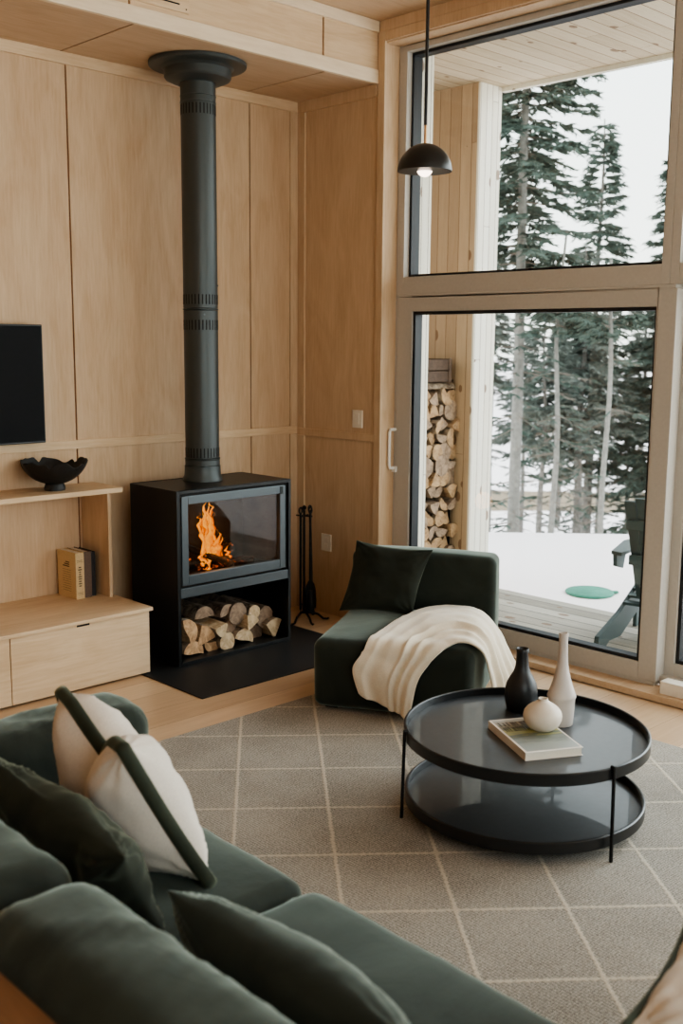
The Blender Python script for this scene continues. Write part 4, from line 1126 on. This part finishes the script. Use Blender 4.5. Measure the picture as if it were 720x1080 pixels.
def spruce(label, x, y, base, H, r0, crown0, Lmax, seed, mt='trunk', nd_mat='needle', dens=1.0, group='spruce trees beyond the snow', taper=.9, dead=True, loc=None):
    rnd = random.Random(seed)
    t = thing('spruce_tree', label, 'tree', (x, y, base), rnd.uniform(0, 6), group=group)
    m = MB(); K = 12
    m.tube([(.03*sin(k*1.1+seed)*k/K, .03*cos(k*.9+seed)*k/K, H*k/K) for k in range(K+1)], [max(.006, r0*(1-(k/K)**1.2*taper)) for k in range(K+1)], 10)
    part(m, 'trunk', M[mt], t, False, smooth=True)
    fo = MB(); tw = MB()
    V = []; Fc = []; TV = []
    z = .5
    while z < H-.05:
        s = z/H; alive = s > crown0
        nb = rnd.randint(3, 5) if alive else rnd.randint(1, 3)
        if dens < 1 and rnd.random() > dens+.3*s: z += .12; continue
        for b in range(nb):
            az = rnd.uniform(0, 2*PI)
            if alive: L = Lmax*((1-s)/(1-crown0))**.95*rnd.uniform(.55, 1.1)+.06
            else: L = Lmax*rnd.uniform(.35, .95)
            n = 6; pts = []
            up = .35 if s > .8 else -.05
            for k in range(n+1):
                q = k/n; pts.append(Vector((cos(az)*L*q, sin(az)*L*q, z+L*(up*q-.45*q*q+.25*q**3*1.2)+rnd.uniform(-.01, .01))))
            tw.tube(pts, [max(.0018, .010*(1-k/n)*(L/.8)) for k in range(n+1)], 3, cap=False)
            nt_ = int((10 if alive else 4)*L/.6*(1.25 if alive else 1))+2
            for k in range(nt_):
                q = rnd.uniform(.15, 1.0); p = pts[min(n-1, int(q*n))].lerp(pts[min(n, int(q*n)+1)], q*n-int(q*n)) if q < 1 else pts[-1]
                for sd in (-1, 1):
                    a2 = az+sd*rnd.uniform(.5, 1.1); l2 = rnd.uniform(.10, .24)*(1.15-q*.5)
                    d = Vector((cos(a2), sin(a2), rnd.uniform(-.55, .1)))*l2
                    e = p+d
                    if alive or rnd.random() < .35*dens:
                        # needle sprays: crossed thin blades along the twig
                        wv = Vector((-sin(a2), cos(a2), 0))*.016; uv = Vector((0, 0, 1))*.016
                        for ww in (wv, uv):
                            i0 = len(fo.v); fo.v += [p-ww*.4, p+ww*.4, p.lerp(e, .55)+ww, e, p.lerp(e, .55)-ww]; fo.f.append([i0, i0+1, i0+2, i0+3, i0+4]); fo.m.append(0)
                        for kk in range(4):
                            c = p.lerp(e, rnd.uniform(.25, 1)); a3 = a2+rnd.choice((-1, 1))*rnd.uniform(.5, 1); l3 = rnd.uniform(.04, .09)
                            g = c+Vector((cos(a3)*l3, sin(a3)*l3, rnd.uniform(-.05, .01))); w3 = Vector((0, 0, .010)) if kk % 2 else Vector((-sin(a3), cos(a3), 0))*.011
                            i0 = len(fo.v); fo.v += [c-w3, c+w3, g]; fo.f.append([i0, i0+1, i0+2]); fo.m.append(0)
                    else:
                        i0 = len(tw.v); w3 = Vector((0, 0, .003)); tw.v += [p-w3, p+w3, e]; tw.f.append([i0, i0+1, i0+2]); tw.m.append(0)
        z += (.085 if alive else .14)*rnd.uniform(.7, 1.4)
    part(fo, 'foliage', M[nd_mat], t, False, merge=False); part(tw, 'bare_branches', M['twig'], t, False, merge=False)
    return t
def tree_copy(src, label, x, y, base, rz, sc, group='spruce trees beyond the snow'):
    c = src.copy(); col.objects.link(c); c.location = (x, y, base); c.rotation_euler = (0, 0, rz); c.scale = (sc, sc, sc); c['label'] = label
    if group: c['group'] = group
    for ch in list(src.children):
        d = ch.copy(); col.objects.link(d); d.parent = c
    return c
def at(pxx, dist):
    """ground position at a bearing (radians from +y towards +x) and a distance in metres"""
    return sin(pxx)*dist, cos(pxx)*dist
B = lambda x: YAW+math.atan((x-360)/F*1.0)*1.0
tA = spruce('big left spruce with wide grey trunk close beside the porch wall', *at(B(543), 12.3), -1.9, 11.5, .075, .36, .95, 1, 'trunk_pale', dens=1)
tB = spruce('pointed full spruce in the middle of the window view', *at(B(622), 16.5), -2.5, 7.45, .085, .30, 1.15, 2)
tC = spruce('slender dark spruce at the right edge of the window view', *at(B(697), 16), -2.5, 6.9, .07, .25, .95, 3)
tD = spruce('thin pale-trunked spruce left of the middle spruce', *at(B(585), 12.0), -2.0, 4.9, .045, .72, .6, 4, 'trunk_pale', dens=.5, taper=.75)
tE = spruce('thin straight pale trunk in front of the middle spruce', *at(B(638), 11.8), -2.0, 4.6, .04, .80, .55, 5, 'trunk_pale', dens=.3, taper=.6)
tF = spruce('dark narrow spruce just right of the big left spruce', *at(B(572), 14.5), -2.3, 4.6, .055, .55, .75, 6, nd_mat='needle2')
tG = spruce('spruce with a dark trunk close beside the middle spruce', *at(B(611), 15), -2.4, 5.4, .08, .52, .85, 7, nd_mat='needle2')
tree_copy(tF, 'bushy spruce behind the right part of the sliding door', *at(B(664), 17), -2.6, 1, .85)
tree_copy(tG, 'spruce beyond the fixed pane to the right', *at(B(735), 15), -2.4, 2.2, 1.0)
tree_copy(tB, 'tall spruce further right beyond the fixed pane', *at(B(790), 18), -2.6, 4, 1.1)
tree_copy(tA, 'tall spruce far to the right of the deck', *at(B(850), 15), -2.4, 3, .9)
random.seed(5)
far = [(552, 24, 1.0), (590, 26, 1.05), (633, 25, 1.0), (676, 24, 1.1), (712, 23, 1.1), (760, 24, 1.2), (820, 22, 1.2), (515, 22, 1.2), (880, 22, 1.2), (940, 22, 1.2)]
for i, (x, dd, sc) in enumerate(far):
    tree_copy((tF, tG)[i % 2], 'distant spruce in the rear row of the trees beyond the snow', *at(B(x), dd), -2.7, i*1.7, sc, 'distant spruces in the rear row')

# ------------------------------------------------------------------ light
sc = bpy.context.scene
w = bpy.data.worlds.new('overcast_sky'); sc.world = w; w.use_nodes = True
nt = w.node_tree; nt.nodes.clear(); out = nd(nt, 'ShaderNodeOutputWorld'); bg = nd(nt, 'ShaderNodeBackground')
tc = nd(nt, 'ShaderNodeTexCoord'); sp = nd(nt, 'ShaderNodeSeparateXYZ'); nt.links.new(tc.outputs['Generated'], sp.inputs[0])
c = ramp(nt, sp.outputs[2], [(0, (1, .975, .93)), (.5, (.90, .94, 1.0))]); nt.links.new(c, bg.inputs[0]); bg.inputs[1].default_value = SKY = 3.35
nt.links.new(bg.outputs[0], out.inputs[0])
def added_fill(x0, x1, z0, z1, y, e):  # added area lamp outside an unseen window, brightens the room
    l = bpy.data.lights.new('added_fill', 'AREA'); l.shape = 'RECTANGLE'; l.size = x1-x0; l.size_y = z1-z0; l.energy = e; l.color = (.93, .96, 1.0)
    o = bpy.data.objects.new('added_fill', l); col.objects.link(o); o.location = ((x0+x1)/2, y, (z0+z1)/2)
    o.rotation_euler = (radians(90), 0, 0); return o
d_ = added_fill(-1.1, 3.5, .6, 3.0, YR-.25, 42); d_.rotation_euler = Vector((0, 1, 0)).to_track_quat('-Z', 'Z').to_euler()  # added front fill behind the rear window
d_ = added_fill(0, 2.6, .2, 3.3, 0, 74); d_.location = (4.95, .2, 1.75); d_.rotation_euler = Vector((-1, .05, -.10)).to_track_quat('-Z', 'Z').to_euler()  # added side fill outside the window wall, out of view
l = bpy.data.lights.new('bright_low_sky', 'SUN'); l.energy = 2.8; l.angle = radians(50); l.color = (.95, .97, 1.0)
o = bpy.data.objects.new('bright_low_sky', l); col.objects.link(o); o.location = (9, 1, 5); o.rotation_euler = Vector((-1, .22, -.62)).to_track_quat('-Z', 'Y').to_euler()
# glow of the fire on the firebox
l = bpy.data.lights.new('fire_glow', 'POINT'); l.energy = 1.2; l.color = (1, .42, .12); l.shadow_soft_size = .06
o = bpy.data.objects.new('fire_glow', l); col.objects.link(o); o.location = (3.52, 4.56, .62)

sc.view_settings.view_transform = 'AgX'; sc.view_settings.look = 'AgX - Medium High Contrast'; sc.view_settings.exposure = 0.0
sc.cycles.max_bounces = 10; sc.cycles.diffuse_bounces = 6; sc.cycles.transparent_max_bounces = 16
sc.cycles.sample_clamp_indirect = 6; sc.cycles.use_denoising = True
